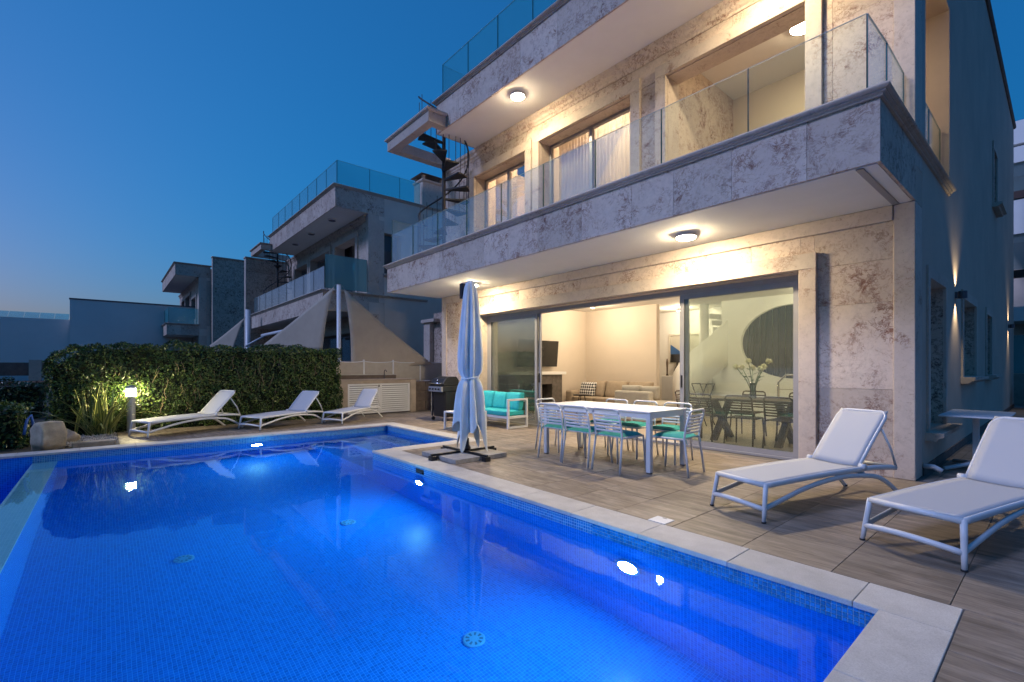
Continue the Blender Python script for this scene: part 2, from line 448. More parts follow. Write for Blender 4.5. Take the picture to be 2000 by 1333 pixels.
# ================================================================ mesh builder
class MB:
    def __init__(s, dx=0, dy=0, dz=0):
        s.v = []; s.f = []; s.o = (dx, dy, dz); s.uv = None

    def add(s, vs, fs):
        k = len(s.v)
        o = s.o
        s.v += [(p[0] + o[0], p[1] + o[1], p[2] + o[2]) for p in vs]
        s.f += [tuple(i + k for i in f) for f in fs]
        return s

    def box(s, x0, x1, y0, y1, z0, z1):
        return s.add([(x0, y0, z0), (x1, y0, z0), (x1, y1, z0), (x0, y1, z0), (x0, y0, z1), (x1, y0, z1), (x1, y1, z1), (x0, y1, z1)],
                     [(0, 3, 2, 1), (4, 5, 6, 7), (0, 1, 5, 4), (1, 2, 6, 5), (2, 3, 7, 6), (3, 0, 4, 7)])

    def quad(s, *p):
        return s.add(list(p), [tuple(range(len(p)))])

    def prism(s, poly, axis, a0, a1):
        n = len(poly)
        def pt(p, a):
            return {'x': (a, p[0], p[1]), 'y': (p[0], a, p[1]), 'z': (p[0], p[1], a)}[axis]
        vs = [pt(p, a0) for p in poly] + [pt(p, a1) for p in poly]
        fs = [tuple(range(n))[::-1], tuple(range(n, 2 * n))] + [(i, (i + 1) % n, n + (i + 1) % n, n + i) for i in range(n)]
        return s.add(vs, fs)

    def tube(s, pts, r, n=8, closed=False, flat=1.0, up=None):
        pts = [Vector(p) for p in pts]
        m = len(pts)
        rr = r if isinstance(r, (list, tuple)) else [r] * m
        T = []
        for i in range(m):
            a = pts[(i - 1) % m] if (closed or i > 0) else pts[i]
            b = pts[(i + 1) % m] if (closed or i < m - 1) else pts[i]
            t = (b - a)
            T.append(t.normalized() if t.length > 1e-9 else Vector((0, 0, 1)))
        u = Vector(up) if up else (Vector((0, 0, 1)) if abs(T[0].z) < 0.9 else Vector((1, 0, 0)))
        vs = []; fs = []
        for i in range(m):
            t = T[i]
            if up:
                u = Vector(up)
            u = (u - t * u.dot(t))
            if u.length < 1e-6:
                u = t.orthogonal()
            u.normalize()
            w = t.cross(u)
            for k in range(n):
                a = 2 * math.pi * (k + 0.5) / n
                vs.append(pts[i] + (u * math.cos(a) + w * math.sin(a) * flat) * rr[i])
        mm = m if closed else m - 1
        for i in range(mm):
            for k in range(n):
                a = i * n + k; b = i * n + (k + 1) % n
                c = ((i + 1) % m) * n + (k + 1) % n; d = ((i + 1) % m) * n + k
                fs.append((a, b, c, d))
        if not closed:
            fs.append(tuple(range(n))[::-1]); fs.append(tuple((m - 1) * n + k for k in range(n)))
        return s.add(vs, fs)

    def lathe(s, prof, cx=0, cy=0, n=24, wob=None):
        vs = []; fs = []
        for (r, z) in prof:
            for k in range(n):
                a = 2 * math.pi * k / n
                q = r * (wob(a, z) if wob else 1)
                vs.append((cx + q * math.cos(a), cy + q * math.sin(a), z))
        for i in range(len(prof) - 1):
            for k in range(n):
                fs.append((i * n + k, i * n + (k + 1) % n, (i + 1) * n + (k + 1) % n, (i + 1) * n + k))
        if prof[0][0] > 1e-6: fs.append(tuple(range(n))[::-1])
        if prof[-1][0] > 1e-6: fs.append(tuple((len(prof) - 1) * n + k for k in range(n)))
        return s.add(vs, fs)

    def sweep(s, prof, path):
        """prof: (outward, z) polygon; path: XY polyline, outward is to the right of travel; mitred"""
        m = len(path); n = len(prof)
        vs = []
        for i, p in enumerate(path):
            p = Vector(p)
            ns = []
            if i > 0:
                d = (p - Vector(path[i - 1])).normalized(); ns.append(Vector((d.y, -d.x)))
            if i < m - 1:
                d = (Vector(path[i + 1]) - p).normalized(); ns.append(Vector((d.y, -d.x)))
            if len(ns) == 2:
                b = (ns[0] + ns[1]).normalized(); b = b / max(0.2, b.dot(ns[0]))
            else:
                b = ns[0]
            for (o, z) in prof:
                vs.append((p.x + b.x * o, p.y + b.y * o, z))
        fs = []
        for i in range(m - 1):
            for k in range(n):
                fs.append((i * n + k, i * n + (k + 1) % n, (i + 1) * n + (k + 1) % n, (i + 1) * n + k))
        fs.append(tuple(range(n))[::-1]); fs.append(tuple((m - 1) * n + k for k in range(n)))
        return s.add(vs, fs)

    def build(s, name, mat, parent=None, smooth=False, bevel=0.0, seg=2, local=False, uvs=None):
        me = bpy.data.meshes.new(name)
        off = Vector((0, 0, 0))
        if parent is not None and not local:
            q = parent
            while q is not None:
                off += q.location; q = q.parent
        vs = s.v if off.length == 0 else [(p[0] - off.x, p[1] - off.y, p[2] - off.z) for p in s.v]
        me.from_pydata([tuple(p) for p in vs], [], s.f)
        me.validate()
        bm = bmesh.new(); bm.from_mesh(me)
        bmesh.ops.recalc_face_normals(bm, faces=bm.faces)
        bm.to_mesh(me); bm.free()
        me.materials.append(M[mat] if isinstance(mat, str) else mat)
        lay = me.uv_layers.new(name='UVMap')
        if uvs is None:
            nv = len(me.vertices); co = np.empty(nv * 3); me.vertices.foreach_get('co', co); co = co.reshape(-1, 3)
            npoly = len(me.polygons); nr = np.empty(npoly * 3); me.polygons.foreach_get('normal', nr); nr = np.abs(nr.reshape(-1, 3))
            lt = np.empty(npoly, dtype=np.int32); me.polygons.foreach_get('loop_total', lt)
            li = np.empty(len(me.loops), dtype=np.int32); me.loops.foreach_get('vertex_index', li)
            ax = np.repeat(nr.argmax(1), lt)
            c = co[li]
            uvv = np.where((ax == 0)[:, None], c[:, [1, 2]], np.where((ax == 1)[:, None], c[:, [0, 2]], c[:, [0, 1]]))
            lay.data.foreach_set('uv', uvv.astype(np.float32).ravel())
        else:
            li = np.empty(len(me.loops), dtype=np.int32); me.loops.foreach_get('vertex_index', li)
            lay.data.foreach_set('uv', np.array(uvs, dtype=np.float32)[li].ravel())
        if smooth:
            me.polygons.foreach_set('use_smooth', [True] * len(me.polygons))
        o = bpy.data.objects.new(name, me)
        COL.objects.link(o)
        if parent is not None:
            o.parent = parent
        if bevel:
            b = o.modifiers.new('bevel', 'BEVEL'); b.width = bevel; b.segments = seg; b.limit_method = 'ANGLE'; b.angle_limit = R(40)
            if smooth is False and seg > 1:
                b.harden_normals = False
        return o

def bx(name, mat, parent, x0, x1, y0, y1, z0, z1, bevel=0.0, o=(0, 0), **k):
    return MB(*o).box(x0, x1, y0, y1, z0, z1).build(name, mat, parent, bevel=bevel, **k)

def tag(o, label=None, cat=None, group=None, kind=None):
    if label: o['label'] = label
    if cat: o['category'] = cat
    if group: o['group'] = group
    if kind: o['kind'] = kind
    return o

def thing(name, label=None, cat=None, loc=(0, 0, 0), rz=0.0, group=None, kind=None):
    o = bpy.data.objects.new(name, None)
    o.empty_display_size = 0.2
    COL.objects.link(o)
    o.location = loc; o.rotation_euler = (0, 0, rz)
    return tag(o, label, cat, group, kind)

def copy_tree(o, parent=None):
    c = o.copy(); COL.objects.link(c); c.parent = parent
    for ch in list(o.children):
        if ch.name in COL.objects:
            copy_tree(ch, c)
    return c

# ================================================================ ground, sea
tag(bx('ground', 'earth', None, -120, 60, -90, 90, -3.2, -2.2), kind='structure')
MBs = MB(); MBs.box(-9000, 9000, -9000, 9000, -9.0, -8.6)
tag(MBs.build('sea', 'sea'), kind='structure')

# ================================================================ pool
XF, XN, Y0, Y1, XJ, YA, ZW, ZF = -9.90, -0.628, -0.56, 3.12, -6.95, 4.78, -0.13, -1.37
pool = thing('swimming_pool', 'blue mosaic swimming pool with pale stone coping and a spill-over edge', 'pool', (-5.2, 1.3, 0))
def pbox(name, mat, *a, **k):
    return bx(name, mat, pool, *a, **k)
pbox('pool_floor', 'mosaic', XF - .3, XN + .3, Y0 - .27, Y1, ZF - .2, ZF)
pbox('pool_wall', 'mosaic', XJ, XN, Y1, Y1 + .25, ZF, -.139)
pbox('waterline_band', 'mosaic_line', XJ + .05, -2.602, Y1, Y1 + .25, -.139, -.031)
pbox('grout_bed', 'mosaic_grout', -2.602, XN + .001, Y1 + .0025, Y1 + .25, -.139, -.031)
pbox('pool_wall', 'mosaic', XN, XN + .25, Y0 - .27, Y1 + .25, ZF, -.139)
pbox('waterline_band', 'mosaic_line', XN, XN + .25, Y0 - .27, Y1 + .25, -.139, -.031)
pbox('pool_wall', 'mosaic', XF - .25, XF, Y0, YA + .25, ZF, -.139)
pbox('waterline_band', 'mosaic_line', XF - .25, XF, Y0 - .27, YA + .25, -.139, -.031)
pbox('pool_wall', 'mosaic', XF, XJ + .25, YA, YA + .25, ZF, -.139)
pbox('waterline_band', 'mosaic_line', XF, XJ + .25, YA, YA + .25, -.139, -.031)
pbox('pool_wall', 'mosaic', XJ, XJ + .24, Y1 + .25, YA, ZF, -.139)
pbox('waterline_band', 'mosaic_line', XJ, XJ + .05, Y1, YA, -.139, -.031)
for z, ya in ((-.95, Y1), (-.68, Y1 + .55), (-.42, Y1 + 1.1)):
    pbox('pool_step', 'mosaic', XF, XJ, ya, YA, ZF + .001, z)
pbox('spill_edge', 'mosaic_weir', XF, XN, Y0 - .27, Y0, -.2, -.152)
pbox('spill_wall', 'mosaic', XF, XN, Y0 - .268, Y0 - .002, ZF, -.2)
pbox('catch_basin_floor', 'mosaic', XF, XN + .3, -2.0, Y0 - .27, -1.3, -1.15)
pbox('catch_basin_wall', 'mosaic', XF - .25, XF - .001, -2.2, Y0 - .0, -1.3, -.031)
pbox('catch_basin_wall', 'mosaic', XF, XN + .3, -2.2, -2.0, -1.3, -.35)

# the nearest waterline mosaic, piece by piece
pm = MB().box(-.0111, .0111, -.0035, .004, -.0111, .0111)
proto = pm.build('mosaic_tile', 'mosaic_piece', pool, local=True)
first = True
for j in range(4):
    for i in range(75):
        t = proto if first else proto.copy()
        if not first:
            COL.objects.link(t)
        first = False
        t.parent = pool
        t.location = (-.642 - .0263 * i + 5.2, Y1 + .0015 - 1.3, -.0445 - .0265 * j)

# coping stones
def coping(x0, x1, y0, y1, along, step, start):
    a0, a1 = (x0, x1) if along == 'x' else (y0, y1)
    cuts = [a0]
    p = start
    while p < a1 - .12:
        if p > a0 + .12:
            cuts.append(p)
        p += step
    cuts.append(a1)
    for a, b in zip(cuts, cuts[1:]):
        g = .0015
        r = (a + g, b - g, y0, y1) if along == 'x' else (x0, x1, a + g, b - g)
        bx('coping_stone', 'coping', pool, r[0], r[1], r[2], r[3], -.032, .002 + rng.uniform(-.0012, .0012), bevel=.003, seg=1)
coping(-6.93, -.352, Y1 - .02, 3.445, 'x', .69, -.76 - .69 * 12)
coping(XN - .015, -.352, -2.2, Y1 - .022, 'y', .69, -2.2 + .4)
coping(XJ - .02, -6.65, 3.447, YA - .02, 'y', .69, 3.0)
coping(-10.2, -6.65, YA - .018, 5.08, 'x', .69, -10.2)
coping(-10.2, XF + .02, -2.2, YA - .02, 'y', .69, -2.2 + .5)

wm = MB()
wm.quad((XF, Y0 - .27, ZW), (XN, Y0 - .27, ZW), (XN, Y1, ZW), (XF, Y1, ZW))
wm.quad((XF, Y1, ZW), (XJ, Y1, ZW), (XJ, YA, ZW), (XF, YA, ZW))
wv = MB(); wv.add([(XF, Y0 - .27, ZW), (XN, Y0 - .27, ZW), (XN, Y1, ZW), (XJ, Y1, ZW), (XJ, YA, ZW), (XF, YA, ZW)], [(0, 1, 2, 3, 4, 5)])
water = wv.build('water', 'water')
for p in water.data.polygons:
    if p.normal.z < 0:
        p.flip()
tag(water, kind='structure')

def pool_light(pos, d, label):
    t = thing('pool_light', label, 'pool light', pos, math.atan2(d[1], d[0]), 'underwater pool lights')
    ring = MB(); lens = MB()
    n = 24
    def circ(r, x):
        return [(x, r * math.cos(2 * math.pi * k / n), r * math.sin(2 * math.pi * k / n)) for k in range(n)]
    vs = circ(.115, 0) + circ(.115, .02) + circ(.088, .024)
    ring.add(vs, [(i * n + k, i * n + (k + 1) % n, (i + 1) * n + (k + 1) % n, (i + 1) * n + k) for i in range(2) for k in range(n)])
    ring.build('rim', 'chrome', t, smooth=False, local=True)
    lv = circ(.088, .022) + circ(.06, .032) + [(.036, 0, 0)]
    lens.add(lv, [(k, (k + 1) % n, n + (k + 1) % n, n + k) for k in range(n)] + [(n + k, n + (k + 1) % n, 2 * n) for k in range(n)])
    lens.build('lens', 'lamp_pool', t, smooth=True, local=True)
    return t
pool_light((-2.234, Y1, -.51), (0, -1), 'bright round pool light nearest the camera on the house-side wall')
pool_light((-5.49, Y1, -.49), (0, -1), 'round pool light below the dark skimmer slot on the house-side wall')
pool_light((XF, 2.145, -.42), (1, 0), 'round pool light on the far pool wall below the middle lounger')
pool_light((XN, 0.9, -.55), (-1, 0), 'round pool light on the near end wall of the pool')

def floor_inlet(x, y, label):
    t = thing('floor_inlet', label, 'pool inlet', (x, y, ZF), 0, 'round inlets in the pool floor')
    MB().lathe([(.085, 0), (.085, .012), (.075, .016), (.0, .018)], n=28).build('disc', 'inlet_plastic', t, local=True)
    for k in range(9):
        a = 2 * math.pi * k / 9 + .3
        c, s_ = math.cos(a), math.sin(a)
        m = MB()
        p = [(.038, -.006), (.066, -.009), (.066, .009), (.038, .006)]
        m.prism([(c * u - s_ * w, s_ * u + c * w) for u, w in p], 'z', .0155, .0185)
        m.build('slot', 'inlet_slot', t, local=True)
floor_inlet(-2.89, 2.10, 'white slotted floor inlet nearest the camera, in the middle of the pool floor')
floor_inlet(-5.49, 2.16, 'white round floor inlet farther back near the house-side wall')
floor_inlet(-5.53, 0.566, 'white round floor inlet on the left, nearer the spill edge')
sk = thing('skimmer', 'dark skimmer slot in the tiled pool wall above the pool light', 'skimmer', (-5.5, Y1, -.085))
bx('slot', 'rubber', sk, -5.60, -5.40, Y1 - .004, Y1 + .004, -.112, -.052)
bx('flap', 'black_metal', sk, -5.585, -5.415, Y1 - .016, Y1 - .005, -.105, -.085)
lid = thing('access_cover', 'small square white cover set in the terrace beside the coping', 'cover', (-2.2, 3.5, 0))
bx('plate', 'white_plastic', lid, -2.28, -2.12, 3.448, 3.60, -.004, .006, bevel=.003)
bx('finger_slot', 'rubber', lid, -2.22, -2.18, 3.575, 3.583, .0055, .0072)

# ================================================================ terrace tiles
terrace = tag(bx('terrace', 'grout', None, -6.66, 3.2, 3.40, 23.9, -.35, -.007), kind='structure')
tb = MB(); tb.box(-12.6, -6.66, 5.04, 8.4, -.35, -.007); tb.box(-12.6, -10.16, -.02, 5.04, -.35, -.007); tb.box(-.39, 3.2, -3, 3.40, -.35, -.007)
tb.build('terrace_bed', 'grout', terrace)
G = .552
def tiles(x0, x1, y0, y1, far=False):
    gx = [-.405 + G * k for k in range(-40, 12)]
    gy = [3.449 + G * k for k in range(-12, 40)]
    cx = [x0] + [g for g in gx if x0 + .03 < g < x1 - .03] + [x1]
    cyy = [y0] + [g for g in gy if y0 + .03 < g < y1 - .03] + [y1]
    acc = MB()
    for a, b in zip(cx, cx[1:]):
        for c, d in zip(cyy, cyy[1:]):
            g = .0018
            if far:
                acc.box(a + g, b - g, c + g, d - g, -.02, 0)
            else:
                bx('paving_tile', 'terrace_tile', terrace, a + g, b - g, c + g, d - g, -.02, rng.uniform(-.0008, .0008), bevel=.0015, seg=1)
    if far:
        o = acc.build('path_paving', 'terrace_tile', terrace); o['kind'] = 'stuff'
tiles(-6.648, 1.8, 3.449, 6.925)
tiles(-10.2, -6.652, 5.084, 6.925)
tiles(-12.3, -10.204, .16, 7.4)
tiles(-.348, 1.8, .7, 3.445)
tiles(-1.05, 1.8, 6.93, 21.0, far=True)

# ================================================================ villas
CAP = [(-.03, 3.752), (.025, 3.752), (.025, 3.772), (.05, 3.78), (.05, 3.795), (.075, 3.802), (.085, 3.818), (.075, 3.836), (-.03, 3.836)]
def up(prof, dz):
    return [(o, z + dz) for o, z in prof]

def split(a, b, lo, hi):
    cuts = [a]
    while b - cuts[-1] > hi:
        cuts.append(cuts[-1] + rng.uniform(lo, hi))
    if b - cuts[-1] < lo * .5 and len(cuts) > 1:
        cuts.pop()
    return cuts + [b]

def clad_y(par, o, x0, x1, z0, z1, yf, holes, wlo, whi, rows, mat='stone', th=.028, name='stone_panel'):
    """stone panels on a wall facing -Y (front face at yf), holes = (x0,x1,z0,z1)"""
    xs = split(x0, x1, wlo, whi)
    for h in holes:
        xs += [h[0], h[1]]
    zs = sorted(set([z0, z1] + list(rows) + [v for h in holes for v in h[2:4] if z0 < v < z1]))
    xs = sorted(x for x in set(xs) if x0 <= x <= x1)
    keep = [xs[0]]
    hx = set(v for h in holes for v in h[:2]) | {x0, x1}
    for x in xs[1:]:
        if x - keep[-1] < .16:
            if x in hx and keep[-1] not in hx:
                keep[-1] = x; continue
            if x not in hx:
                continue
        keep.append(x)
    for a, b in zip(keep, keep[1:]):
        for c, d in zip(zs, zs[1:]):
            mx_, mz = (a + b) / 2, (c + d) / 2
            if any(h[0] < mx_ < h[1] and h[2] < mz < h[3] for h in holes):
                continue
            g = .0018
            bx(name, mat, par, a + g, b - g, yf + rng.uniform(0, .0015), yf + th, c + g, d - g, o=o)

def clad_x(par, o, y0, y1, z0, z1, xf, wlo, whi, rows, mat='stone', th=.028, sign=1):
    ys = split(y0, y1, wlo, whi)
    zs = sorted(set([z0, z1] + list(rows)))
    for a, b in zip(ys, ys[1:]):
        for c, d in zip(zs, zs[1:]):
            g = .0012
            xx = sorted((xf - rng.uniform(0, .0015) * sign, xf - th * sign))
            bx('stone_panel', mat, par, xx[0], xx[1], a + g, b - g, c + g, d - g, o=o)

def frame_y(par, o, x0, x1, z0, z1, w, yf, depth, mat='stone_fine', bottom=False, name='stone_surround'):
    m = MB(*o)
    bx(name, mat, par, x0 - w, x0, yf - depth, yf + .02, z0, z1, o=o, bevel=.004, seg=1)
    bx(name, mat, par, x1, x1 + w, yf - depth, yf + .02, z0, z1, o=o, bevel=.004, seg=1)
    bx(name, mat, par, x0 - w, x1 + w, yf - depth, yf + .02, z1 + .001, z1 + w, o=o, bevel=.004, seg=1)

def window_y(par, o, x0, x1, z0, z1, y, cols, name='window', fr='alu', gl='glass_window', fw=.05, label=None):
    """framed sliding window facing -Y: one part (frame mesh) with panes as sub-parts"""
    f = MB(*o)
    f.box(x0, x1, y, y + .08, z1 - fw, z1); f.box(x0, x1, y, y + .08, z0, z0 + fw)
    f.box(x0, x0 + fw, y + .001, y + .079, z0 + fw, z1 - fw); f.box(x1 - fw, x1, y + .001, y + .079, z0 + fw, z1 - fw)
    w = (x1 - x0 - 2 * fw) / cols
    for k in range(1, cols):
        xx = x0 + fw + w * k
        f.box(xx - .035, xx + .035, y - .004, y + .06, z0 + fw, z1 - fw)
    fo = f.build(name, fr, par)
    if label: fo['label'] = label
    for k in range(cols):
        a = x0 + fw + w * k + (.035 if k else 0); b = x0 + fw + w * (k + 1) - (.035 if k < cols - 1 else 0)
        bx('pane', gl, fo, a, b, y + .02 + .02 * k, y + .026 + .02 * k, z0 + fw, z1 - fw, o=o)
    return fo

def rail_panes(label, o, pts, z0, z1, mat, name='glass_railing', cat='glass railing', post=False, loc=None):
    """glass railing: separate panes between consecutive points, slim channel below"""
    t = thing(name, label, cat, (pts[0][0] + o[0], pts[0][1] + o[1], z0))
    for (a, b) in zip(pts, pts[1:]):
        a = Vector(a); b = Vector(b); d = (b - a).normalized(); nrm = Vector((-d.y, d.x)) * .006
        a2 = a + d * .003; b2 = b - d * .003
        m = MB(*o)
        m.prism([(a2 - nrm)[:], (b2 - nrm)[:], (b2 + nrm)[:], (a2 + nrm)[:]], 'z', z0, z1)
        gp = m.build('glass_pane', mat, t)
        n2 = nrm * 1.15
        for (e0, e1) in ((a2, a2 + d * .003), (b2 - d * .003, b2)):
            m = MB(*o); m.prism([(e0 - n2)[:], (e1 - n2)[:], (e1 + n2)[:], (e0 + n2)[:]], 'z', z0, z1)
            m.build('pane_edge', 'glass_edge', gp)
        m = MB(*o); m.prism([(a2 - n2)[:], (b2 - n2)[:], (b2 + n2)[:], (a2 + n2)[:]], 'z', z1 + .0005, z1 + .004)
        m.build('pane_edge', 'glass_rim', gp)
    return t

def spiral(o, cx, cy, z0, z1, label, r=.62, n=14, a0=R(283), sweep_=R(-395)):
    t = thing('spiral_staircase', label, 'staircase', (cx + o[0], cy + o[1], z0))
    MB(*o).tube([(cx, cy, z0), (cx, cy, z1 + 1.0)], .045, 12).build('pole', 'stair_metal', t, smooth=True)
    hz = (z1 - z0) / n
    hand = []
    for k in range(n):
        a = a0 + sweep_ * (k + .5) / n
        w = abs(sweep_) / n * .56
        z = z0 + hz * (k + 1)
        m = MB(*o)
        P = []
        for q in (-1, -.33, .33, 1):
            P.append((cx + r * math.cos(a + q * w), cy + r * math.sin(a + q * w)))
        P = [(cx + .03 * math.cos(a - 1), cy + .03 * math.sin(a - 1))] + P + [(cx + .03 * math.cos(a + 1), cy + .03 * math.sin(a + 1))]
        m.prism(P, 'z', z - .035, z)
        m.build('tread', 'stair_metal', t)
        for q in (-.5, .5):
            aa = a + q * w
            x, y = cx + (r - .02) * math.cos(aa), cy + (r - .02) * math.sin(aa)
            MB(*o).tube([(x, y, z - .03), (x, y, z + .88 + q * hz * .5)], .0085, 6).build('baluster', 'stair_metal', t)
    for k in range(n * 3 + 1):
        f = k / (n * 3)
        a = a0 + sweep_ * f
        hand.append((cx + (r - .02) * math.cos(a), cy + (r - .02) * math.sin(a), z0 + hz * .5 + f * (z1 - z0) + .88))
    MB(*o).tube(hand, .02, 8).build('handrail', 'stair_metal', t, smooth=True)
    return t

def ceiling_lamp(x, y, z, label, mat, o=(0, 0), r=.128):
    t = thing('ceiling_lamp', label, 'ceiling lamp', (x + o[0], y + o[1], z), 0, 'round ceiling lamps')
    MB().lathe([(r + .012, 0), (r + .010, -.046), (r, -.050), (r, 0)], n=32).build('base_ring', 'white_metal', t, local=True, smooth=False)
    MB().lathe([(r - .002, -.043), (r * .96, -.056), (r * .78, -.068), (r * .44, -.076), (0.0001, -.080)], n=32).build('diffuser', mat, t, local=True, smooth=True)
    return t

def villa(o, lit, label, third=False):
    dx, dy = o
    v = thing('villa', label, 'house', (-6 + dx, 6.93 + dy, 0))
    def b(name, mat, *a, **k):
        return bx(name, mat, v, *a, o=o, **k)
    # ---- ground floor front wall
    DX0, DX1, DZ = -9.30, -2.27, 2.55
    b('wall', 'plaster_nb', -10.93, DX0, 6.958, 7.28, 0, 3.159)
    b('wall', 'plaster_nb', DX1, -1.402, 6.958, 7.28, 0, 3.159)
    b('wall', 'plaster_nb', DX0, DX1, 6.958, 7.28, DZ, 3.159)
    clad_y(v, o, -10.96, -1.30, 0.001, 3.158, 6.93, [(DX0, DX1, -1, DZ)], .62, .95, (1.02, 2.05), name='stone_panel')
    b('corner_pilaster', 'stone_fine', -1.296, -1.10, 6.905, 7.30, 0.001, 3.158, bevel=.006, seg=1)
    b('corner_pilaster', 'stone_fine', -11.0, -10.78, 6.905, 6.93, 0.001, 3.158, bevel=.006, seg=1)
    frame_y(v, o, DX0, DX1, 0.002, DZ, .2, 6.93, .07)
    b('stone_band', 'stone_fine', -10.77, -1.30, 6.895, 6.93, 2.98, 3.157, bevel=.01)
    # reveals
    b('door_reveal', 'stone_fine', DX0 - .001, DX0 + .012, 6.95, 7.28, 0.002, DZ - .013)
    b('door_reveal', 'stone_fine', DX1 - .012, DX1 + .001, 6.95, 7.28, 0.002, DZ - .013)
    b('door_reveal', 'stone_fine', DX0, DX1, 6.95, 7.28, DZ - .012, DZ + .001)
    # ---- side and back walls of the house
    b('wall', 'plaster_nb', -10.96, -10.70, 7.281, 22.3, 0, 6.6)
    # ---- first-floor slab and balcony
    b('balcony_soffit', 'soffit', -11.06, -1.13, 5.40, 7.0, 3.16, 3.20)
    b('slab', 'plaster_nb', -11.0, -1.16, 5.42, 22.0, 3.201, 3.56)
    clad_y(v, o, -11.09, -1.10, 3.162, 3.752, 5.36, [], .55, .95, (), name='fascia_panel')
    clad_x(v, o, 5.389, 6.93, 3.162, 3.752, -1.10, .6, .9, ())
    clad_x(v, o, 5.389, 6.93, 3.162, 3.752, -11.09, .6, .9, (), sign=-1)
    b('parapet_core', 'plaster_nb', -11.06, -1.131, 5.389, 5.52, 3.20, 3.751)
    b('soffit_trim', 'alu', -1.30, -1.24, 5.41, 6.9, 3.148, 3.1595)
    MB(*o).sweep(CAP, [(-11.09, 6.93), (-11.09, 5.36), (-1.10, 5.36), (-1.10, 9.23 if not third else 6.93)]).build('cornice', 'stone_fine', v)
    b('glass_channel', 'alu', -11.06, -1.15, 5.42, 5.49, 3.8365, 3.90)
    # ---- upper floor front wall
    W1, W2, W3 = (-9.48, -7.62, 3.5, 5.97), (-7.19, -4.90, 3.5, 6.02), (-4.22, -2.20, 3.5, 6.03)
    if third:
        W3 = (-4.22, -2.20, 4.3, 5.6)
    zz = 6.628
    for (a, c) in ((-10.93, W1[0]), (W1[1], W2[0]), (W2[1], W3[0]), (W3[1], -1.402)):
        b('wall', 'plaster_nb', a, c, 6.958, 7.28, 3.561, zz)
    for w in (W1, W2, W3):
        b('wall', 'plaster_nb', w[0], w[1], 6.958, 7.28, w[3], zz)
    clad_y(v, o, -10.96, -1.30, 3.561, zz, 6.93, [W1, W2, W3], .6, .95, (4.6, 5.6))
    b('corner_pilaster', 'stone_fine', -1.296, -1.10, 6.905, 7.30, 3.561, zz, bevel=.006, seg=1)
    b('corner_pillar', 'stone_fine', -1.40, -1.10, 7.3005, 7.50, 3.752, 6.469)
    for w in (W1, W2, W3):
        frame_y(v, o, w[0], w[1], 3.561, w[3], .19, 6.93, .055)
        for q in (w[0], w[1]):
            b('window_reveal', 'stone_fine', q - .006, q + .006, 6.95, 7.279, 3.561, w[3] - .011)
        b('window_reveal', 'stone_fine', w[0], w[1], 6.95, 7.279, w[3] - .010, w[3] + .001)
    cove = [(0, 6.40), (.012, 6.40), (.02, 6.44), (.045, 6.47), (.055, 6.52), (.09, 6.56), (.10, 6.6265), (0, 6.6265)]
    MB(*o).sweep(cove, [(-10.9, 6.929), (-1.32, 6.929)]).build('cornice', 'stone', v)
    # ---- upper slab
    YU, XL = 5.76, -9.40
    b('roof_soffit', 'soffit', XL + .03, -1.13, YU + .03, 7.0, 6.63, 6.66)
    b('roof_slab', 'plaster_nb', XL + .04, -1.16, YU + .04, 22.0, 6.661, 7.20)
    clad_y(v, o, XL, -1.10, 6.632, 7.29, YU, [], .6, 1.0, (), name='fascia_panel')
    clad_x(v, o, YU + .029, 7.5, 6.632, 7.29, -1.10, .6, .9, ())
    clad_x(v, o, YU + .029, 7.5, 6.632, 7.29, XL, .6, .9, (), sign=-1)
    b('parapet_core', 'plaster_nb', XL + .03, -1.131, YU + .029, YU + .17, 7.2, 7.289)
    MB(*o).sweep(up(CAP, 3.54), [(XL, 7.6), (XL, YU), (-1.10, YU), (-1.10, 9.4 if lit else 22.0)]).build('cornice', 'stone_fine', v)
    # stair opening ring
    if not third:
        ring = ((-10.95, -8.98, 5.30, 5.50), (-10.95, -10.72, 5.501, 7.0), (-9.18, -8.98, 5.501, 5.755))
        for k, (a, c, d, e) in enumerate(ring):
            b('stair_ring', 'stone_fine', a, c, d, e, 6.63, 6.86)
        MB(*o).sweep([(-.03, 6.861), (.02, 6.861), (.035, 6.875), (.05, 6.88), (.06, 6.90), (.05, 6.925), (-.03, 6.925)],
                     [(-10.95, 7.0), (-10.95, 5.30), (-8.98, 5.30), (-8.98, 5.755)]).build('cornice', 'stone_fine', v)
    return v, (W1, W2, W3)

main_o = (0, 0)
V, (W1, W2, W3) = villa(main_o, True, 'two-storey stone-clad villa with lit balconies beside the pool')
def vb(name, mat, *a, **k):
    return bx(name, mat, V, *a, **k)

# ---- sliding terrace door (fixed parts of the villa)
door = MB()
door.box(-9.288, -2.282, 7.14, 7.27, 2.462, 2.538); door.box(-9.288, -2.282, 7.12, 7.275, .002, .035)
door.box(-9.288, -9.22, 7.141, 7.269, .035, 2.462); door.box(-2.35, -2.282, 7.141, 7.269, .035, 2.462)
door = door.build('sliding_door', 'alu', V)
def leaf(x0, x1, y, mat='glass_door', bot=.11):
    f = MB()
    f.box(x0, x0 + .07, y, y + .035, .036, 2.461); f.box(x1 - .07, x1, y, y + .035, .036, 2.461)
    f.box(x0 + .07, x1 - .07, y + .001, y + .034, 2.39, 2.461); f.box(x0 + .07, x1 - .07, y + .001, y + .034, .036, bot)
    fo = f.build('door_leaf_frame', 'alu', door)
    bx('pane', mat, door, x0 + .07, x1 - .07, y + .013, y + .021, bot, 2.39)
    return fo
leaf(-9.22, -7.52, 7.150); leaf(-9.17, -7.44, 7.192)
leaf(-4.12, -2.36, 7.150); leaf(-4.06, -2.36, 7.192)
bx('handle', 'black_metal', door, -4.10, -4.075, 7.135, 7.15, .95, 1.15)
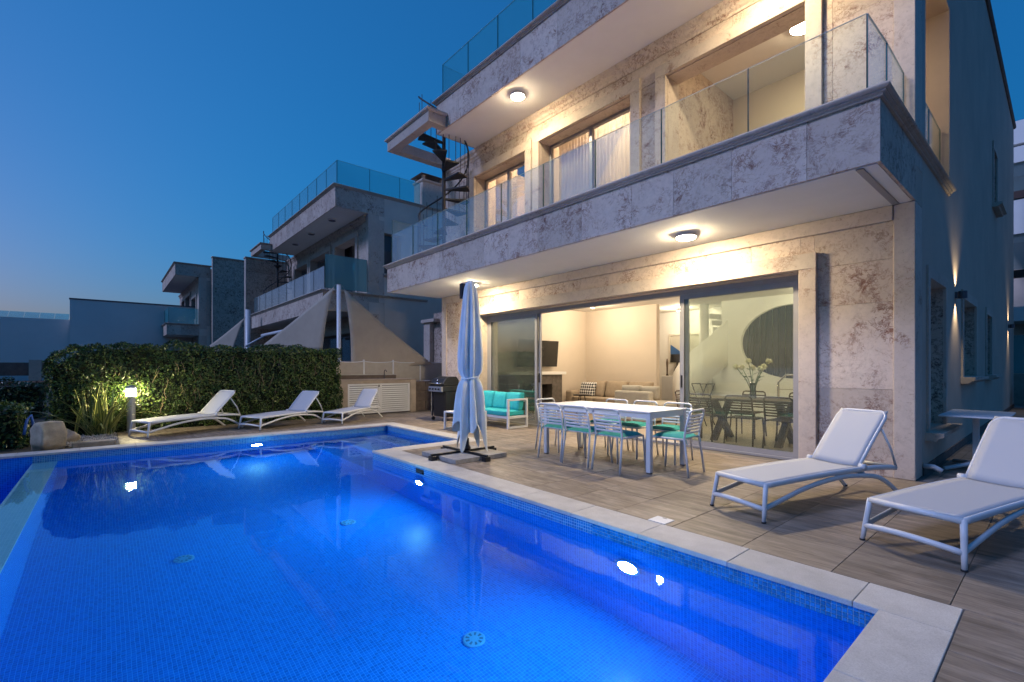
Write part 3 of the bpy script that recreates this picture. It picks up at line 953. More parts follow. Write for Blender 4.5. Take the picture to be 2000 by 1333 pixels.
bx('handle', 'black_metal', door, -7.495, -7.47, 7.175, 7.192, .95, 1.15)

# ---- ground-floor room of the villa
vb('room_floor', 'floor_in', -9.75, -1.401, 7.281, 13.4, -.1, .012)
vb('room_ceiling', 'ceiling_in', -9.75, -1.401, 7.281, 13.4, 2.98, 3.10)
vb('room_wall', 'plaster_in', -9.75, -9.60, 7.281, 13.4, .012, 2.98)
vb('room_wall', 'plaster_in', -9.60, -7.137, 11.2, 11.35, .012, 2.98)
vb('room_wall', 'white_in', -9.60, -1.401, 13.25, 13.4, .012, 2.98)
vb('room_wall', 'white_in', -1.55, -1.401, 7.281, 13.25, .012, 2.98)
bx('light_switch', 'white_plastic', V, -6.98, -6.90, 13.235, 13.249, 1.1, 1.2)

# ---- windows upstairs and their room
for W, lab in ((W1, None), (W2, None)):
    window_y(V, (0, 0), W[0] + .008, W[1] - .008, 3.562, W[3] - .012, 7.20, 2)
vb('upper_room_wall', 'plaster_in', -9.9, -4.30, 9.9, 10.0, 3.562, 6.6)
vb('upper_room_wall', 'plaster_in', -9.95, -9.85, 7.281, 9.9, 3.562, 6.6)
vb('upper_room_wall', 'plaster_in', -7.45, -7.35, 7.33, 9.9, 3.562, 6.6)
vb('upper_room_floor', 'floor_in', -9.85, -4.4, 7.281, 9.9, 3.561, 3.57)
def curtain(x0, x1, y, z0, z1, label, amp=.035, wl=.085):
    n = int((x1 - x0) / .012)
    vs = []; fs = []
    for i in range(n + 1):
        x = x0 + (x1 - x0) * i / n
        yy = y + amp * math.sin(x / wl * 2 * math.pi + .8 * math.sin(x * 5)) * .6
        vs += [(x, yy, z0), (x, yy, z1)]
    for i in range(n):
        fs.append((2 * i, 2 * i + 2, 2 * i + 3, 2 * i + 1))
    m = MB().add(vs, fs)
    o_ = m.build('curtain', 'curtain_cloth', None, smooth=True)
    tag(o_, label, 'curtain')
m_, nt_, b_ = nodes('curtain_cloth')
tl = N(nt_, 'ShaderNodeBsdfTranslucent', Color=(0.84, 0.78, 0.72, 1)); df = N(nt_, 'ShaderNodeBsdfDiffuse', Color=(0.80, 0.75, 0.70, 1))
mxs = nt_.nodes.new('ShaderNodeMixShader'); mxs.inputs[0].default_value = .5
nt_.links.new(df.outputs[0], mxs.inputs[1]); nt_.links.new(tl.outputs[0], mxs.inputs[2])
nt_.links.new(mxs.outputs[0], nt_.nodes['Material Output'].inputs[0])
M['curtain_cloth'] = m_
curtain(-7.12, -4.95, 7.42, 3.6, 6.1, 'pale pleated curtain behind the wide upper window')
curtain(-9.3, -8.5, 7.42, 3.6, 6.1, 'narrow pale curtain behind the smaller upper window')

# ---- loggia with the open corner
vb('loggia_wall', 'stone', -4.40, -4.222, 7.281, 9.45, 3.561, 6.6)
vb('loggia_wall', 'plaster_in', -4.40, -1.40, 9.30, 9.45, 3.561, 6.6)
vb('loggia_ceiling', 'soffit', -4.22, -1.40, 7.281, 9.30, 6.50, 6.6)
vb('loggia_floor', 'floor_in', -4.22, -1.40, 7.281, 9.30, 3.561, 3.58)
vb('loggia_low_box', 'stone_fine', -4.215, -1.45, 8.85, 9.298, 3.581, 4.35)  # plain low stone box along the back wall

# ---- long side wall of the villa
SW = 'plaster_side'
nich = [(7.67, 8.82, .50, 2.38), (10.62, 12.28, 1.12, 2.40), (14.1, 15.1, 1.12, 2.40), (15.6, 16.4, 5.05, 6.35)]
def side_wall():
    ys = sorted(set([7.301, 7.5, 9.3, 22.3] + [v for n in nich for v in n[:2]]))
    zs = sorted(set([0, 3.16, 3.751, 6.47, 6.631, 9.0] + [v for n in nich for v in n[2:]]))
    m = MB()
    for a, b in zip(ys, ys[1:]):
        for c, d in zip(zs, zs[1:]):
            my, mz = (a + b) / 2, (c + d) / 2
            if any(n[0] < my < n[1] and n[2] < mz < n[3] for n in nich): continue
            if my < 9.3 and 3.751 < mz < 6.47: continue
            if my < 9.3 and mz > 6.631: continue
            m.box(-1.40, -1.10, a, b, c, d)
    bm = bmesh.new()
    me = bpy.data.meshes.new('tmp'); me.from_pydata(m.v, [], m.f); bm.from_mesh(me)
    bmesh.ops.remove_doubles(bm, verts=bm.verts, dist=.0005)
    # drop the inner faces shared by neighbouring blocks
    seen = {}
    for f in bm.faces:
        seen.setdefault(tuple(sorted(v.index for v in f.verts)), []).append(f)
    bm.verts.index_update()
    seen = {}
    for f in bm.faces:
        seen.setdefault(tuple(sorted(v.index for v in f.verts)), []).append(f)
    bmesh.ops.delete(bm, geom=[f for fs in seen.values() if len(fs) > 1 for f in fs], context='FACES')
    r = MB(); bm.verts.index_update()
    r.v = [tuple(v.co) for v in bm.verts]; r.f = [tuple(v.index for v in f.verts) for f in bm.faces]
    bm.free()
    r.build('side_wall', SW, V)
side_wall()
vb('wall', 'plaster_nb', -1.40, -1.28, 7.301, 9.3, 6.631, 7.2)
for (a, c, d, e) in nich:
    vb('niche_jamb', 'stone_red', -1.42, -1.102, c - .001, c + .02, d - .001, e + .001) if False else None
    vb('niche_jamb', 'stone_red', -1.395, -1.108, c - .013, c - .001, d, e)
    vb('niche_back', 'alu_dark', -1.44, -1.402, a - .05, c + .05, d - .05, e + .05)
    vb('niche_frame', 'stone_fine', -1.10, -1.075, c, c + .14, d, e + .14)
    vb('niche_frame', 'stone_fine', -1.10, -1.075, a - .14, a, d, e + .14)
    vb('niche_frame', 'stone_fine', -1.10, -1.075, a, c, e, e + .14)
    MB().sweep([(-.02, d - .10), (.10, d - .10), (.12, d - .07), (.17, d - .05), (.17, d - .002), (-.02, d - .002)],
               [(-1.10, a - .2), (-1.10, c + .2)]).build('sill', 'stone_fine', V)
MB().sweep([(-.03, 8.98), (.03, 8.98), (.06, 9.02), (.06, 9.06), (-.03, 9.06)], [(-1.10, 9.3), (-1.10, 22.3)]).build('roof_edge', 'dark_stone', V)
vb('plinth', 'dark_stone', -1.099, -1.085, 7.31, 22.3, .001, .11)
# glass on the parapet of the loggia corner
FX = [-11.04 + 1.0911 * k for k in range(10)]
rail_panes('clear glass railing along the front and side of the lit balcony', (0, 0),
           [(x, 5.455) for x in FX] + [(-1.2, 6.1), (-1.2, 6.88)], 3.90, 4.62, 'glass_clear')
rail_panes('glass railing in the corner opening of the loggia on the side wall', (0, 0), [(-1.2, 7.52), (-1.2, 8.4), (-1.2, 9.28)], 3.84, 4.75, 'glass_clear')
rail_panes('frosted glass screen at the left end of the lit balcony', (0, 0), [(-11.04, 5.47), (-11.04, 6.2), (-11.04, 6.88)], 3.90, 4.98, 'glass_pale')
rail_panes('teal glass railing on the roof terrace of the lit villa', (0, 0),
           [(-9.3, 7.4), (-9.3, 5.86)] + [(-9.3 + 1.01 * k, 5.86) for k in range(1, 9)], 7.376, 8.22, 'glass_teal')
spiral((0, 0), -9.78, 6.20, 3.56, 6.72, 'black metal spiral staircase at the left end of the lit balcony')

# ================================================================ lamps on the villa
ceiling_lamp(-3.48, 6.207, 3.159, 'lit round lamp under the balcony above the dining table', 'lamp_warm')
ceiling_lamp(-8.62, 6.20, 3.159, 'lit round lamp under the balcony above the closed parasol', 'lamp_warm')
ceiling_lamp(-6.98, 6.12, 6.629, 'lit round lamp under the roof overhang above the upper windows', 'lamp_upper')
ceiling_lamp(-2.60, 6.20, 6.629, 'lit round lamp under the roof overhang at the upper edge of the picture', 'lamp_upper')
ceiling_lamp(-2.62, 8.05, 6.499, 'lit round lamp on the ceiling of the corner loggia', 'lamp_loggia', r=.15)

def wall_lamp(y, z, label):
    t = thing('wall_lamp', label, 'wall lamp', (-1.10, y, z), 0, 'up-and-down wall lamps')
    MB().box(0, .03, -.04, .04, -.05, .05).build('bracket', 'alu_dark', t, local=True)
    MB().lathe([(.048, -.055), (.052, -.055), (.052, .055), (.048, .055)], .085, 0, 20).build('shade', 'alu_dark', t, local=True)
    MB().lathe([(.0001, -.049), (.044, -.049), (.044, -.045), (.0001, -.045)], .085, 0, 20).build('bulb', 'lamp_wall', t, local=True)
    MB().lathe([(.0001, .045), (.044, .045), (.044, .049), (.0001, .049)], .085, 0, 20).build('bulb', 'lamp_wall', t, local=True)
    for s_ in (-1, 1):
        l = bpy.data.lights.new('wall_lamp_beam', 'SPOT')
        l.energy = LAMPS['wall'] * 10; l.color = WARM; l.spot_size = R(100); l.spot_blend = .9; l.shadow_soft_size = .03
        lo = bpy.data.objects.new('wall_lamp_beam', l); COL.objects.link(lo)
        lo.parent = t; lo.location = (.085, 0, .075 * s_)
        if s_ > 0: lo.rotation_euler = (math.pi, 0, 0)
wall_lamp(9.85, 2.38, 'lit up-and-down lamp on the dark side wall between the window niches')
wall_lamp(20.0, 2.48, 'lit up-and-down lamp at the far end of the dark side wall')

# ================================================================ neighbouring villas
NB = (-14.65, 0)
VN, WN = villa(NB, False, 'unlit stone villa next door behind the hedge and sail shades')
for W in WN[:2]:
    window_y(VN, NB, W[0] + .008, W[1] - .008, 3.562, W[3] - .012, 7.20, 2)
bx('room_back', 'alu_dark', VN, -10.5, -4.45, 7.6, 7.7, 3.57, 6.6, o=NB)
bx('room_back', 'alu_dark', VN, -9.5, -2.1, 7.6, 7.7, 0.01, 3.1, o=NB)
window_y(VN, NB, -9.29, -2.28, .03, 2.53, 7.2, 3)
bx('wall', 'plaster_nb', VN, -4.25, -1.41, 9.2, 9.3, 3.57, 6.6, o=NB)
bx('wall', 'plaster_nb', VN, -1.40, -1.10, 9.0, 22.3, 0, 7.28, o=NB)
bx('wall', 'plaster_nb', VN, -1.40, -1.10, 7.501, 9.0, 0, 4.6, o=NB)
bx('wall', 'plaster_nb', VN, -1.40, -1.10, 8.15, 8.999, 4.6, 6.63, o=NB)
bx('wall', 'plaster_nb', VN, -1.40, -1.10, 7.501, 8.999, 6.06, 6.629, o=NB) if False else None
bx('wall', 'plaster_nb', VN, -1.40, -1.10, 7.501, 8.149, 6.06, 6.63, o=NB)
bx('wall', 'plaster_nb', VN, -1.40, -1.10, 7.501, 8.999, 6.631, 7.28, o=NB)
bx('wall', 'plaster_nb', VN, -1.40, -1.12, 7.301, 7.5, 0, 3.56, o=NB)
bx('window_pane', 'glass_window', VN, -1.28, -1.27, 7.501, 8.149, 4.6, 6.06, o=NB)
bx('room_back', 'alu_dark', VN, -1.75, -1.7, 7.4, 8.3, 4.5, 6.2, o=NB)
MB(*NB).sweep([(-.02, 4.50), (.06, 4.50), (.12, 4.55), (.12, 4.599), (-.02, 4.599)], [(-1.10, 7.45), (-1.10, 8.2)]).build('sill', 'stone_fine', VN)
rail_panes('frosted teal glass screen on the right end of the neighbour balcony', NB, [(-1.2, 5.46), (-1.2, 6.9)], 3.90, 5.02, 'glass_frost')
rail_panes('pale glass railing along the front of the neighbour balcony', NB, [(x, 5.455) for x in FX], 3.90, 4.62, 'glass_pale')
rail_panes('teal glass railing on the roof terrace of the neighbour villa', NB,
           [(-9.3 + 1.01 * k, 5.86) for k in range(0, 9)] + [(-1.2, 5.86), (-1.2, 7.0), (-1.2, 8.15), (-1.2, 9.0)], 7.376, 8.22, 'glass_teal')
spiral(NB, -9.78, 6.20, 3.56, 6.72, 'black metal spiral staircase on the neighbour villa balcony')
simple('lamp_off', (0.12, 0.12, 0.13), 0.5)
for i, x in enumerate((-2.6, -4.9, -7.0)):
    ceiling_lamp(x, 6.2, 6.629, 'unlit dark round lamp under the neighbour roof, ' + ('nearest of three', 'middle of three', 'farthest of three')[i], 'lamp_off', NB)
ch = thing('chimney', 'stone chimney with a flat raised cap on the neighbour roof', 'chimney', (-16.07, 9.5, 7.28))
bx('stack', 'stone_fine', ch, -16.4, -15.75, 9.05, 9.98, 7.281, 8.30)
MB().sweep([(-.02, 8.301), (.02, 8.301), (.05, 8.34), (.05, 8.39), (-.02, 8.39)], [(-16.4, 9.98), (-16.4, 9.05), (-15.75, 9.05), (-15.75, 9.98)]).build('moulding', 'stone_fine', ch)
for x in (-16.33, -15.82):
    for y in (9.12, 9.91):
        bx('cap_post', 'stone_fine', ch, x - .05, x + .05, y - .05, y + .05, 8.30, 8.56)
MB().add([(-16.52, 8.93, 8.56), (-15.63, 8.93, 8.56), (-15.63, 10.1, 8.56), (-16.52, 10.1, 8.56), (-16.2, 9.3, 8.72), (-15.95, 9.3, 8.72), (-15.95, 9.75, 8.72), (-16.2, 9.75, 8.72)],
         [(0, 3, 2, 1), (4, 5, 6, 7), (0, 1, 5, 4), (1, 2, 6, 5), (2, 3, 7, 6), (3, 0, 4, 7)]).build('cap', 'dark_stone', ch)

TB = (-32.3, -2.75)
VT, WT = villa(TB, False, 'farthest stone villa with an overhanging roof slab, left of the tall party walls', third=True)
for W in WT:
    window_y(VT, TB, W[0] + .008, W[1] - .008, max(3.562, W[2]), W[3] - .012, 7.20, 2)
bx('room_back', 'alu_dark', VT, -10.5, -1.6, 7.6, 7.7, .1, 6.5, o=TB)
bx('wall', 'stone_red', VT, -1.40, -1.10, 7.501, 19.3, 0, 6.63, o=TB)
rail_panes('teal glass railing on the balcony of the farthest villa', TB, [(-6, 5.455), (-3.6, 5.455), (-1.2, 5.455), (-1.2, 6.9)], 3.85, 4.75, 'glass_teal')
def party_wall(x, y, z, label):
    t = thing('party_wall', label, 'wall', (x, y, -2.2))
    bx('end_face', 'stone_fine', t, x - .30, x + .02, y - .02, y + .03, -2.2, z, bevel=.01)
    ys = split(y + .031, y + 9, 1.1, 1.6)
    zs = [-2.2, 0, 1.5, 3.0, 4.5, 6.0, z]
    for a, c in zip(ys, ys[1:]):
        for d, e in zip(zs, zs[1:]):
            bx('stone_panel', 'stone_red', t, x - .28, x - rng.uniform(0, .003), a + .003, c - .003, d + .003, e - .003)
    MB().sweep([(-.35, z), (.05, z), (.06, z + .06), (-.35, z + .06)], [(x, y - .05), (x, y + 9)]).build('coping', 'stone_fine', t)
party_wall(-32.6, 4.75, 7.75, 'tall thin stone party wall beside the farthest villa')
party_wall(-26.15, 5.2, 6.65, 'tall thin stone party wall at the left side of the neighbour villa')

# far blank building on the left
fb = thing('blank_building', 'long blank grey-blue building at the left edge behind the hedge', 'building', (-40, 0, -2.2))
bx('wall', 'plaster_far', fb, -42, -36, -1.55, 6.5, -2.2, 5.08)
bx('wall', 'plaster_far', fb, -42, -36.4, -9.5, -1.551, -2.2, 3.95)
bx('roof_trim', 'alu_dark', fb, -42, -35.97, -1.58, 6.5, 5.081, 5.15)
for k in range(5):
    y = -4.6 + .6 * k
    m = MB(); m.add([(-36.6, y, 3.98), (-36.6, y + .58, 3.98), (-37.3, y + .58, 4.35), (-37.3, y, 4.35), (-36.6, y, 3.95), (-36.6, y + .58, 3.95), (-37.3, y + .58, 4.32), (-37.3, y, 4.32)],
                    [(0, 1, 2, 3), (7, 6, 5, 4), (0, 4, 5, 1), (1, 5, 6, 2), (2, 6, 7, 3), (3, 7, 4, 0)])
    m.build('skylight_pane', 'glass_teal', fb)
lw = thing('low_stone_wall', 'low reddish stone wall in the distance at the left edge', 'wall', (-30, -4, -2.2))
for k in range(9):
    for j in range(4):
        bx('stone', 'brick_red', lw, -30.3, -30 + rng.uniform(-.03, .03), -7 + .62 * k + .3 * (j % 2), -6.41 + .62 * k + .3 * (j % 2), -1.0 + .42 * j, -.6 + .42 * j, bevel=.04)
bx('core', 'earth', lw, -30.29, -30.1, -7, -1.3, -2.2, .68)
bx('chimney_block', 'stone_fine', lw, -30.8, -30.35, -2.66, -2.26, -2.2, 1.62)
bx('roof_line', 'dark_stone', lw, -34.0, -31.0, -9.0, -1.3, .9, 1.5)

# right-hand neighbour at the end of the side path
rb = thing('apartment_building', 'white building with glass balconies at the right edge beyond the side path', 'building', (1, 25, 0))
bx('wall', 'plaster_nb', rb, -1.6, 7, 26.0, 30, 0, 9.9)
for z0, z1 in ((9.1, 9.9), (8.45, 9.0), (5.95, 7.15), (2.9, 3.4)):
    bx('slab_edge', 'white_in', rb, -1.5, 7, 24.2, 26, z0, z1)
for z0, z1 in ((7.45, 8.45), (4.72, 5.95)):
    for k in range(4):
        bx('glass_panel', 'glass_pale', rb, -1.5 + 2.1 * k, .57 + 2.1 * k, 24.3, 24.32, z0, z1)
for z0 in (7.18, 4.42):
    bx('brown_trim', 'brown_trim', rb, -1.5, 7, 24.15, 24.4, z0, z0 + .26)
for k in range(4):
    bx('ground_glass', 'glass_teal', rb, -1.5 + 2.1 * k, .57 + 2.1 * k, 24.0, 24.02, 1.08, 2.4)
bx('garden_wall', 'kitchen_stone', rb, -1.5, 7, 23.6, 23.9, 0, 1.06)
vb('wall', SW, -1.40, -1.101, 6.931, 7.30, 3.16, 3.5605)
for vv, oo in ((VN, NB), (VT, TB)):
    bx('wall', 'plaster_nb', vv, -1.40, -1.101, 6.931, 7.30, 3.16, 3.5605, o=oo)
    bx('wall', 'plaster_nb', vv, -1.40, -1.101, 7.301, 7.50, 3.5605, 3.7515, o=oo)
    bx('wall', 'plaster_nb', vv, -1.40, -1.101, 7.301, 7.50, 6.4695, 6.63, o=oo)
bx('wall', 'plaster_nb', VT, -1.40, -1.101, 7.301, 7.50, 0, 3.56, o=TB)

# ================================================================ loungers
def make_lounger():
    t = thing('sun_lounger', '', 'sun lounger')
    W = .305
    def rail_z(y):
        return .295 + .035 * math.sin(min(1, y / 1.2) * math.pi * .5) - (.04 * ((y - 1.35) / .5) ** 2 if y > 1.35 else 0)
    ys = [i * .09 for i in range(21)]
    for s in (-1, 1):
        MB().tube([(s * W, y, rail_z(y)) for y in ys], .024, 10, flat=.62, up=(0, 0, 1)).build('side_rail', 'white_plastic', t, True, local=True)
        MB().tube([(s * (W + .002), .005, rail_z(0) + .012), (s * (W + .012), -.012, .20), (s * (W + .022), -.03, .10), (s * (W + .03), -.045, .0)], [.022, .021, .019, .017], 10).build('leg', 'white_plastic', t, True, local=True)
        MB().tube([(s * (W + .03), -.045, .0), (s * (W + .03), -.045, .012)], .021, 10).build('rubber_foot', 'rubber', t, True, local=True)
        arch = [(s * (W + .020), -.02, .115), (s * (W + .012), .20, .165), (s * (W + .004), .45, .222), (s * W, .72, .262), (s * W, 1.0, .282), (s * W, 1.25, .270), (s * (W + .008), 1.5, .235), (s * (W + .018), 1.70, .13), (s * (W + .024), 1.86, .0)]
        # smooth the arch
        P = [Vector(p) for p in arch]; Q = []
        for i in range(len(P) - 1):
            p0 = P[max(0, i - 1)]; p1 = P[i]; p2 = P[i + 1]; p3 = P[min(len(P) - 1, i + 2)]
            for k in range(5):
                u = k / 5
                Q.append(.5 * ((2 * p1) + (p2 - p0) * u + (2 * p0 - 5 * p1 + 4 * p2 - p3) * u * u + (3 * p1 - p0 - 3 * p2 + p3) * u ** 3))
        Q.append(P[-1])
        MB().tube(Q, .022, 10, flat=.7, up=(0, 0, 1)).build('arched_brace', 'white_plastic', t, True, local=True)
        MB().tube([(s * (W + .024), 1.86, 0), (s * (W + .024), 1.86, .012)], .024, 10).build('rubber_foot', 'rubber', t, True, local=True)
        MB().tube([(s * W, 1.80, rail_z(1.8)), (s * (W - .01), 1.73, .48), (s * (W - .02), 1.60, .68)], .013, 8).build('back_strut', 'white_plastic', t, True, local=True)
        pass
        k = MB(); k.tube([(s * (W - .03), 1.275, .352), (s * (W + .035), 1.275, .352)], .027, 12); k.build('hinge', 'white_plastic', t, True, local=True)
    st = [(u * (W + .02), -.026 - .07 * (1 - u * u), .105 + .035 * (1 - u * u)) for u in [i / 6 - 1 for i in range(13)]]
    MB().tube(st, .021, 10).build('front_stretcher', 'white_plastic', t, True, local=True)
    MB().tube([(-W, 1.80, rail_z(1.8)), (W, 1.80, rail_z(1.8))], .022, 10).build('rear_crossbar', 'white_plastic', t, True, local=True)
    MB().tube([(-W, 0, rail_z(0) + .004), (W, 0, rail_z(0) + .004)], .022, 10).build('front_crossbar', 'white_plastic', t, True, local=True)
    MB().tube([(-W, 1.30, .29), (W, 1.30, .29)], .014, 8).build('crossbar', 'white_plastic', t, True, local=True)
    def sheet(path, w, name, mat, sag):
        nx = 9
        vs = []; fs = []
        for (y, z) in path:
            for i in range(nx):
                u = i / (nx - 1) * 2 - 1
                vs.append((u * w, y, z - sag * (1 - u * u)))
        for j in range(len(path) - 1):
            for i in range(nx - 1):
                fs.append((j * nx + i, j * nx + i + 1, (j + 1) * nx + i + 1, (j + 1) * nx + i))
        o = MB().add(vs, fs).build(name, mat, t, True, local=True)
        so = o.modifiers.new('thick', 'SOLIDIFY'); so.thickness = .012
        return o
    sheet([(y, rail_z(y) + .022) for y in [i * .107 for i in range(13)]], W - .01, 'seat_sling', 'sling', .012)
    b0 = (1.26, .342); L = .68; ang = R(47)
    bp = [(b0[0] + L * f * math.cos(ang), b0[1] + L * f * math.sin(ang) + .03 * f * (1 - f)) for f in [i / 10 for i in range(11)]]
    sheet([(y, z + .006) for y, z in bp], W - .035, 'back_sling', 'sling', .012)
    # rounded back frame
    def bpt(u, f):
        return (u, b0[0] + L * f * math.cos(ang), b0[1] + L * f * math.sin(ang) + .03 * f * (1 - f))
    w = W - .03; rc = .10
    loop = [bpt(-w, f) for f in (0, .2, .4, .6, .8, 1 - rc / L)]
    for k in range(1, 7):
        a = math.pi / 2 * k / 7
        loop.append(bpt(-w + rc - rc * math.cos(a), 1 - rc / L + rc / L * math.sin(a)))
    loop += [(-p[0], p[1], p[2]) for p in loop[::-1]]
    MB().tube(loop, .017, 10).build('back_frame', 'white_plastic', t, True, local=True)
    return t

L0 = make_lounger()
def place_lounger(i, x0, y0, x1, y1, label, sc=1.0):
    """feet of the front legs: left (x0,y0), right (x1,y1) seen from the foot end"""
    o = L0 if i == 0 else copy_tree(L0)
    o.location = ((x0 + x1) / 2, (y0 + y1) / 2, 0)
    o.rotation_euler = (0, 0, math.atan2(y1 - y0, x1 - x0))
    w = math.hypot(x1 - x0, y1 - y0) / .67
    o.scale = (w, sc, sc)
    o['label'] = label; o['group'] = 'white sun loungers around the pool'
place_lounger(0, -2.12, 4.31, -1.60, 4.145, 'white sun lounger in front of the stone pilaster, left of the two near ones', 1.0)
place_lounger(1, -.969, 4.309, -.401, 4.134, 'white sun lounger cut off by the right edge of the picture', 1.0)
place_lounger(2, -11.36, .36, -10.74, .60, 'white sun lounger in front of the hedge beside the bollard lamp', .93)
place_lounger(3, -11.17, 2.12, -10.54, 2.38, 'white sun lounger in the middle of the three by the hedge', .86)
place_lounger(4, -10.95, 3.73, -10.5, 4.02, 'white sun lounger in front of the outdoor kitchen shutters', .86)
for o_, a_ in ((L0, None),):
    pass

# ================================================================ dining set
TX0, TX1, TY0, TY1, TZ = -5.06, -3.24, 4.95, 5.78, .745
tab = thing('dining_table', 'long white outdoor dining table on the terrace with eight chairs', 'table', ((TX0 + TX1) / 2, (TY0 + TY1) / 2, 0))
bx('table_top', 'white_metal', tab, TX0 - .01, TX1 + .01, TY0 - .01, TY1 + .01, TZ - .022, TZ, bevel=.006)
for x in (TX0, TX1 - .06):
    for y in (TY0, TY1 - .06):
        bx('leg', 'white_metal', tab, x, x + .06, y, y + .06, .008, TZ - .0225, bevel=.006)
        bx('foot_cap', 'rubber', tab, x + .004, x + .056, y + .004, y + .056, 0, .008)
bx('apron', 'white_metal', tab, TX0 + .061, TX1 - .061, TY0 + .008, TY0 + .035, TZ - .085, TZ - .023)
bx('apron', 'white_metal', tab, TX0 + .061, TX1 - .061, TY1 - .035, TY1 - .008, TZ - .085, TZ - .023)
bx('apron', 'white_metal', tab, TX0 + .008, TX0 + .035, TY0 + .061, TY1 - .061, TZ - .085, TZ - .023)
bx('apron', 'white_metal', tab, TX1 - .035, TX1 - .008, TY0 + .061, TY1 - .061, TZ - .085, TZ - .023)

def make_chair(cm='white_metal', cushion=True):
    t = thing('dining_chair', '', 'chair')
    w = .205
    for s in (-1, 1):
        back = [(s * (w + .015), -.265, 0), (s * (w + .006), -.232, .25), (s * w, -.205, .435), (s * w, -.222, .56), (s * (w - .002), -.262, .72)]
        MB().tube(back, .0125, 8).build('leg', cm, t, True, local=True)
        MB().tube([(s * (w + .02), .245, 0), (s * (w + .008), .225, .22), (s * w, .21, .425)], .0125, 8).build('leg', cm, t, True, local=True)
        MB().tube([(s * w, -.205, .428), (s * w, .21, .428)], .0125, 8).build('seat_rail', cm, t, True, local=True)
    top = [(-w + .002, -.262, .72), (-w + .012, -.272, .755), (-w + .045, -.277, .772), (w - .045, -.277, .772), (w - .012, -.272, .755), (w - .002, -.262, .72)]
    MB().tube(top, .0125, 8).build('top_rail', cm, t, True, local=True)
    MB().tube([(-w, .21, .428), (w, .21, .428)], .0125, 8).build('seat_rail', cm, t, True, local=True)
    for k in range(6):
        z = .505 + .040 * k
        y = -.208 - .055 * (max(0, z - .5) / .25)
        pts = [(u * w, y - .018 * (1 - u * u), z) for u in (-1, -.6, -.2, .2, .6, 1)]
        MB().tube(pts, .0135, 6, flat=.45, up=(0, 0, 1)).build('back_slat', cm, t, False, local=True)
    for k in range(8):
        y = -.175 + .05 * k
        MB().box(-w, w, y - .018, y + .018, .428, .438).build('seat_slat', cm, t, local=True)
    if not cushion:
        return t
    n = 10; vs = []; fs = []
    for j in range(n + 1):
        for i in range(n + 1):
            u = i / n * 2 - 1; v_ = j / n * 2 - 1
            e = max(0, 1 - abs(u) ** 6) * max(0, 1 - abs(v_) ** 6)
            vs.append((u * (w - .012), .005 + v_ * .20, .442 + .038 * e ** .5))
    for j in range(n):
        for i in range(n):
            fs.append((j * (n + 1) + i, j * (n + 1) + i + 1, (j + 1) * (n + 1) + i + 1, (j + 1) * (n + 1) + i))
    k = len(vs)
    m = MB().add(vs, fs)
    m.add([(-(w - .012), -.195, .4405), (w - .012, -.195, .4405), (w - .012, .205, .4405), (-(w - .012), .205, .4405)], [(0, 3, 2, 1)])
    c = m.build('seat_cushion', 'teal_dark', t, True, local=True)
    for s in (-1, 1):
        MB().tube([(s * (w - .03), -.19, .445), (s * (w - .005), -.225, .42), (s * (w - .02), -.235, .37)], .004, 5).build('cushion_tie', 'teal_dark', c, local=True)
    return t
C0 = make_chair()
CH = [(-4.66, 4.93, 0, 'white slatted chair with teal cushion, left one on the pool side of the table'),
      (-4.18, 4.91, 2, 'white slatted chair with teal cushion, middle one on the pool side of the table'),
      (-3.65, 4.90, -2, 'white slatted chair with teal cushion, right one on the pool side of the table'),
      (-4.60, 5.84, 180, 'white slatted chair on the house side of the table, leftmost of three'),
      (-4.10, 5.86, 178, 'white slatted chair on the house side of the table, middle of three'),
      (-3.56, 5.88, 183, 'white slatted chair on the house side of the table, rightmost of three'),
      (-5.17, 5.36, -90, 'white slatted chair at the left end of the dining table'),
      (-3.13, 5.33, 95, 'white slatted chair with teal cushion at the right end of the dining table')]
for i, (x, y, a, lab) in enumerate(CH):
    c = C0 if i == 0 else copy_tree(C0)
    c.location = (x, y, 0); c.rotation_euler = (0, 0, R(a))
    c['label'] = lab; c['group'] = 'dining chairs around the terrace table'

# ================================================================ outdoor sofa and coffee table
def pillow(x0, x1, y0, y1, z0, z1, name, mat, par, lean=0.0, puff=.5, n=10):
    """soft box: superellipsoid-like cushion"""
    cx, cy_, cz = (x0 + x1) / 2, (y0 + y1) / 2, (z0 + z1) / 2
    hx, hy, hz = (x1 - x0) / 2, (y1 - y0) / 2, (z1 - z0) / 2
    bm = bmesh.new()
    bmesh.ops.create_cube(bm, size=2)
    bmesh.ops.subdivide_edges(bm, edges=bm.edges, cuts=7, use_grid_fill=True)
    m = MB()
    mn = min(hx, hy, hz)
    for v in bm.verts:
        p = v.co
        q = []
        for a, h in ((0, hx), (1, hy), (2, hz)):
            others = [abs(p[b]) for b in range(3) if b != a]
            e = 1.0
            if h == mn:
                e = 1 - .42 * puff * max(others) ** 4 - .25 * puff * (others[0] * others[1]) ** 3
            else:
                e = 1 - .06 * puff * (max(others)) ** 4
            q.append(p[a] * h * e)
        m.v.append((cx + q[0], cy_ + q[1] + lean * q[2], cz + q[2]))
    bm.verts.index_update()
    m.f = [tuple(v.index for v in f.verts) for f in bm.faces]
    bm.free()
    return m.build(name, mat, par, True)
so = thing('outdoor_sofa', 'white framed outdoor sofa with bright teal cushions by the sliding door', 'sofa', (-8.22, 6.66, 0))
SX0, SX1, SY0, SY1 = -8.95, -7.49, 6.30, 6.86
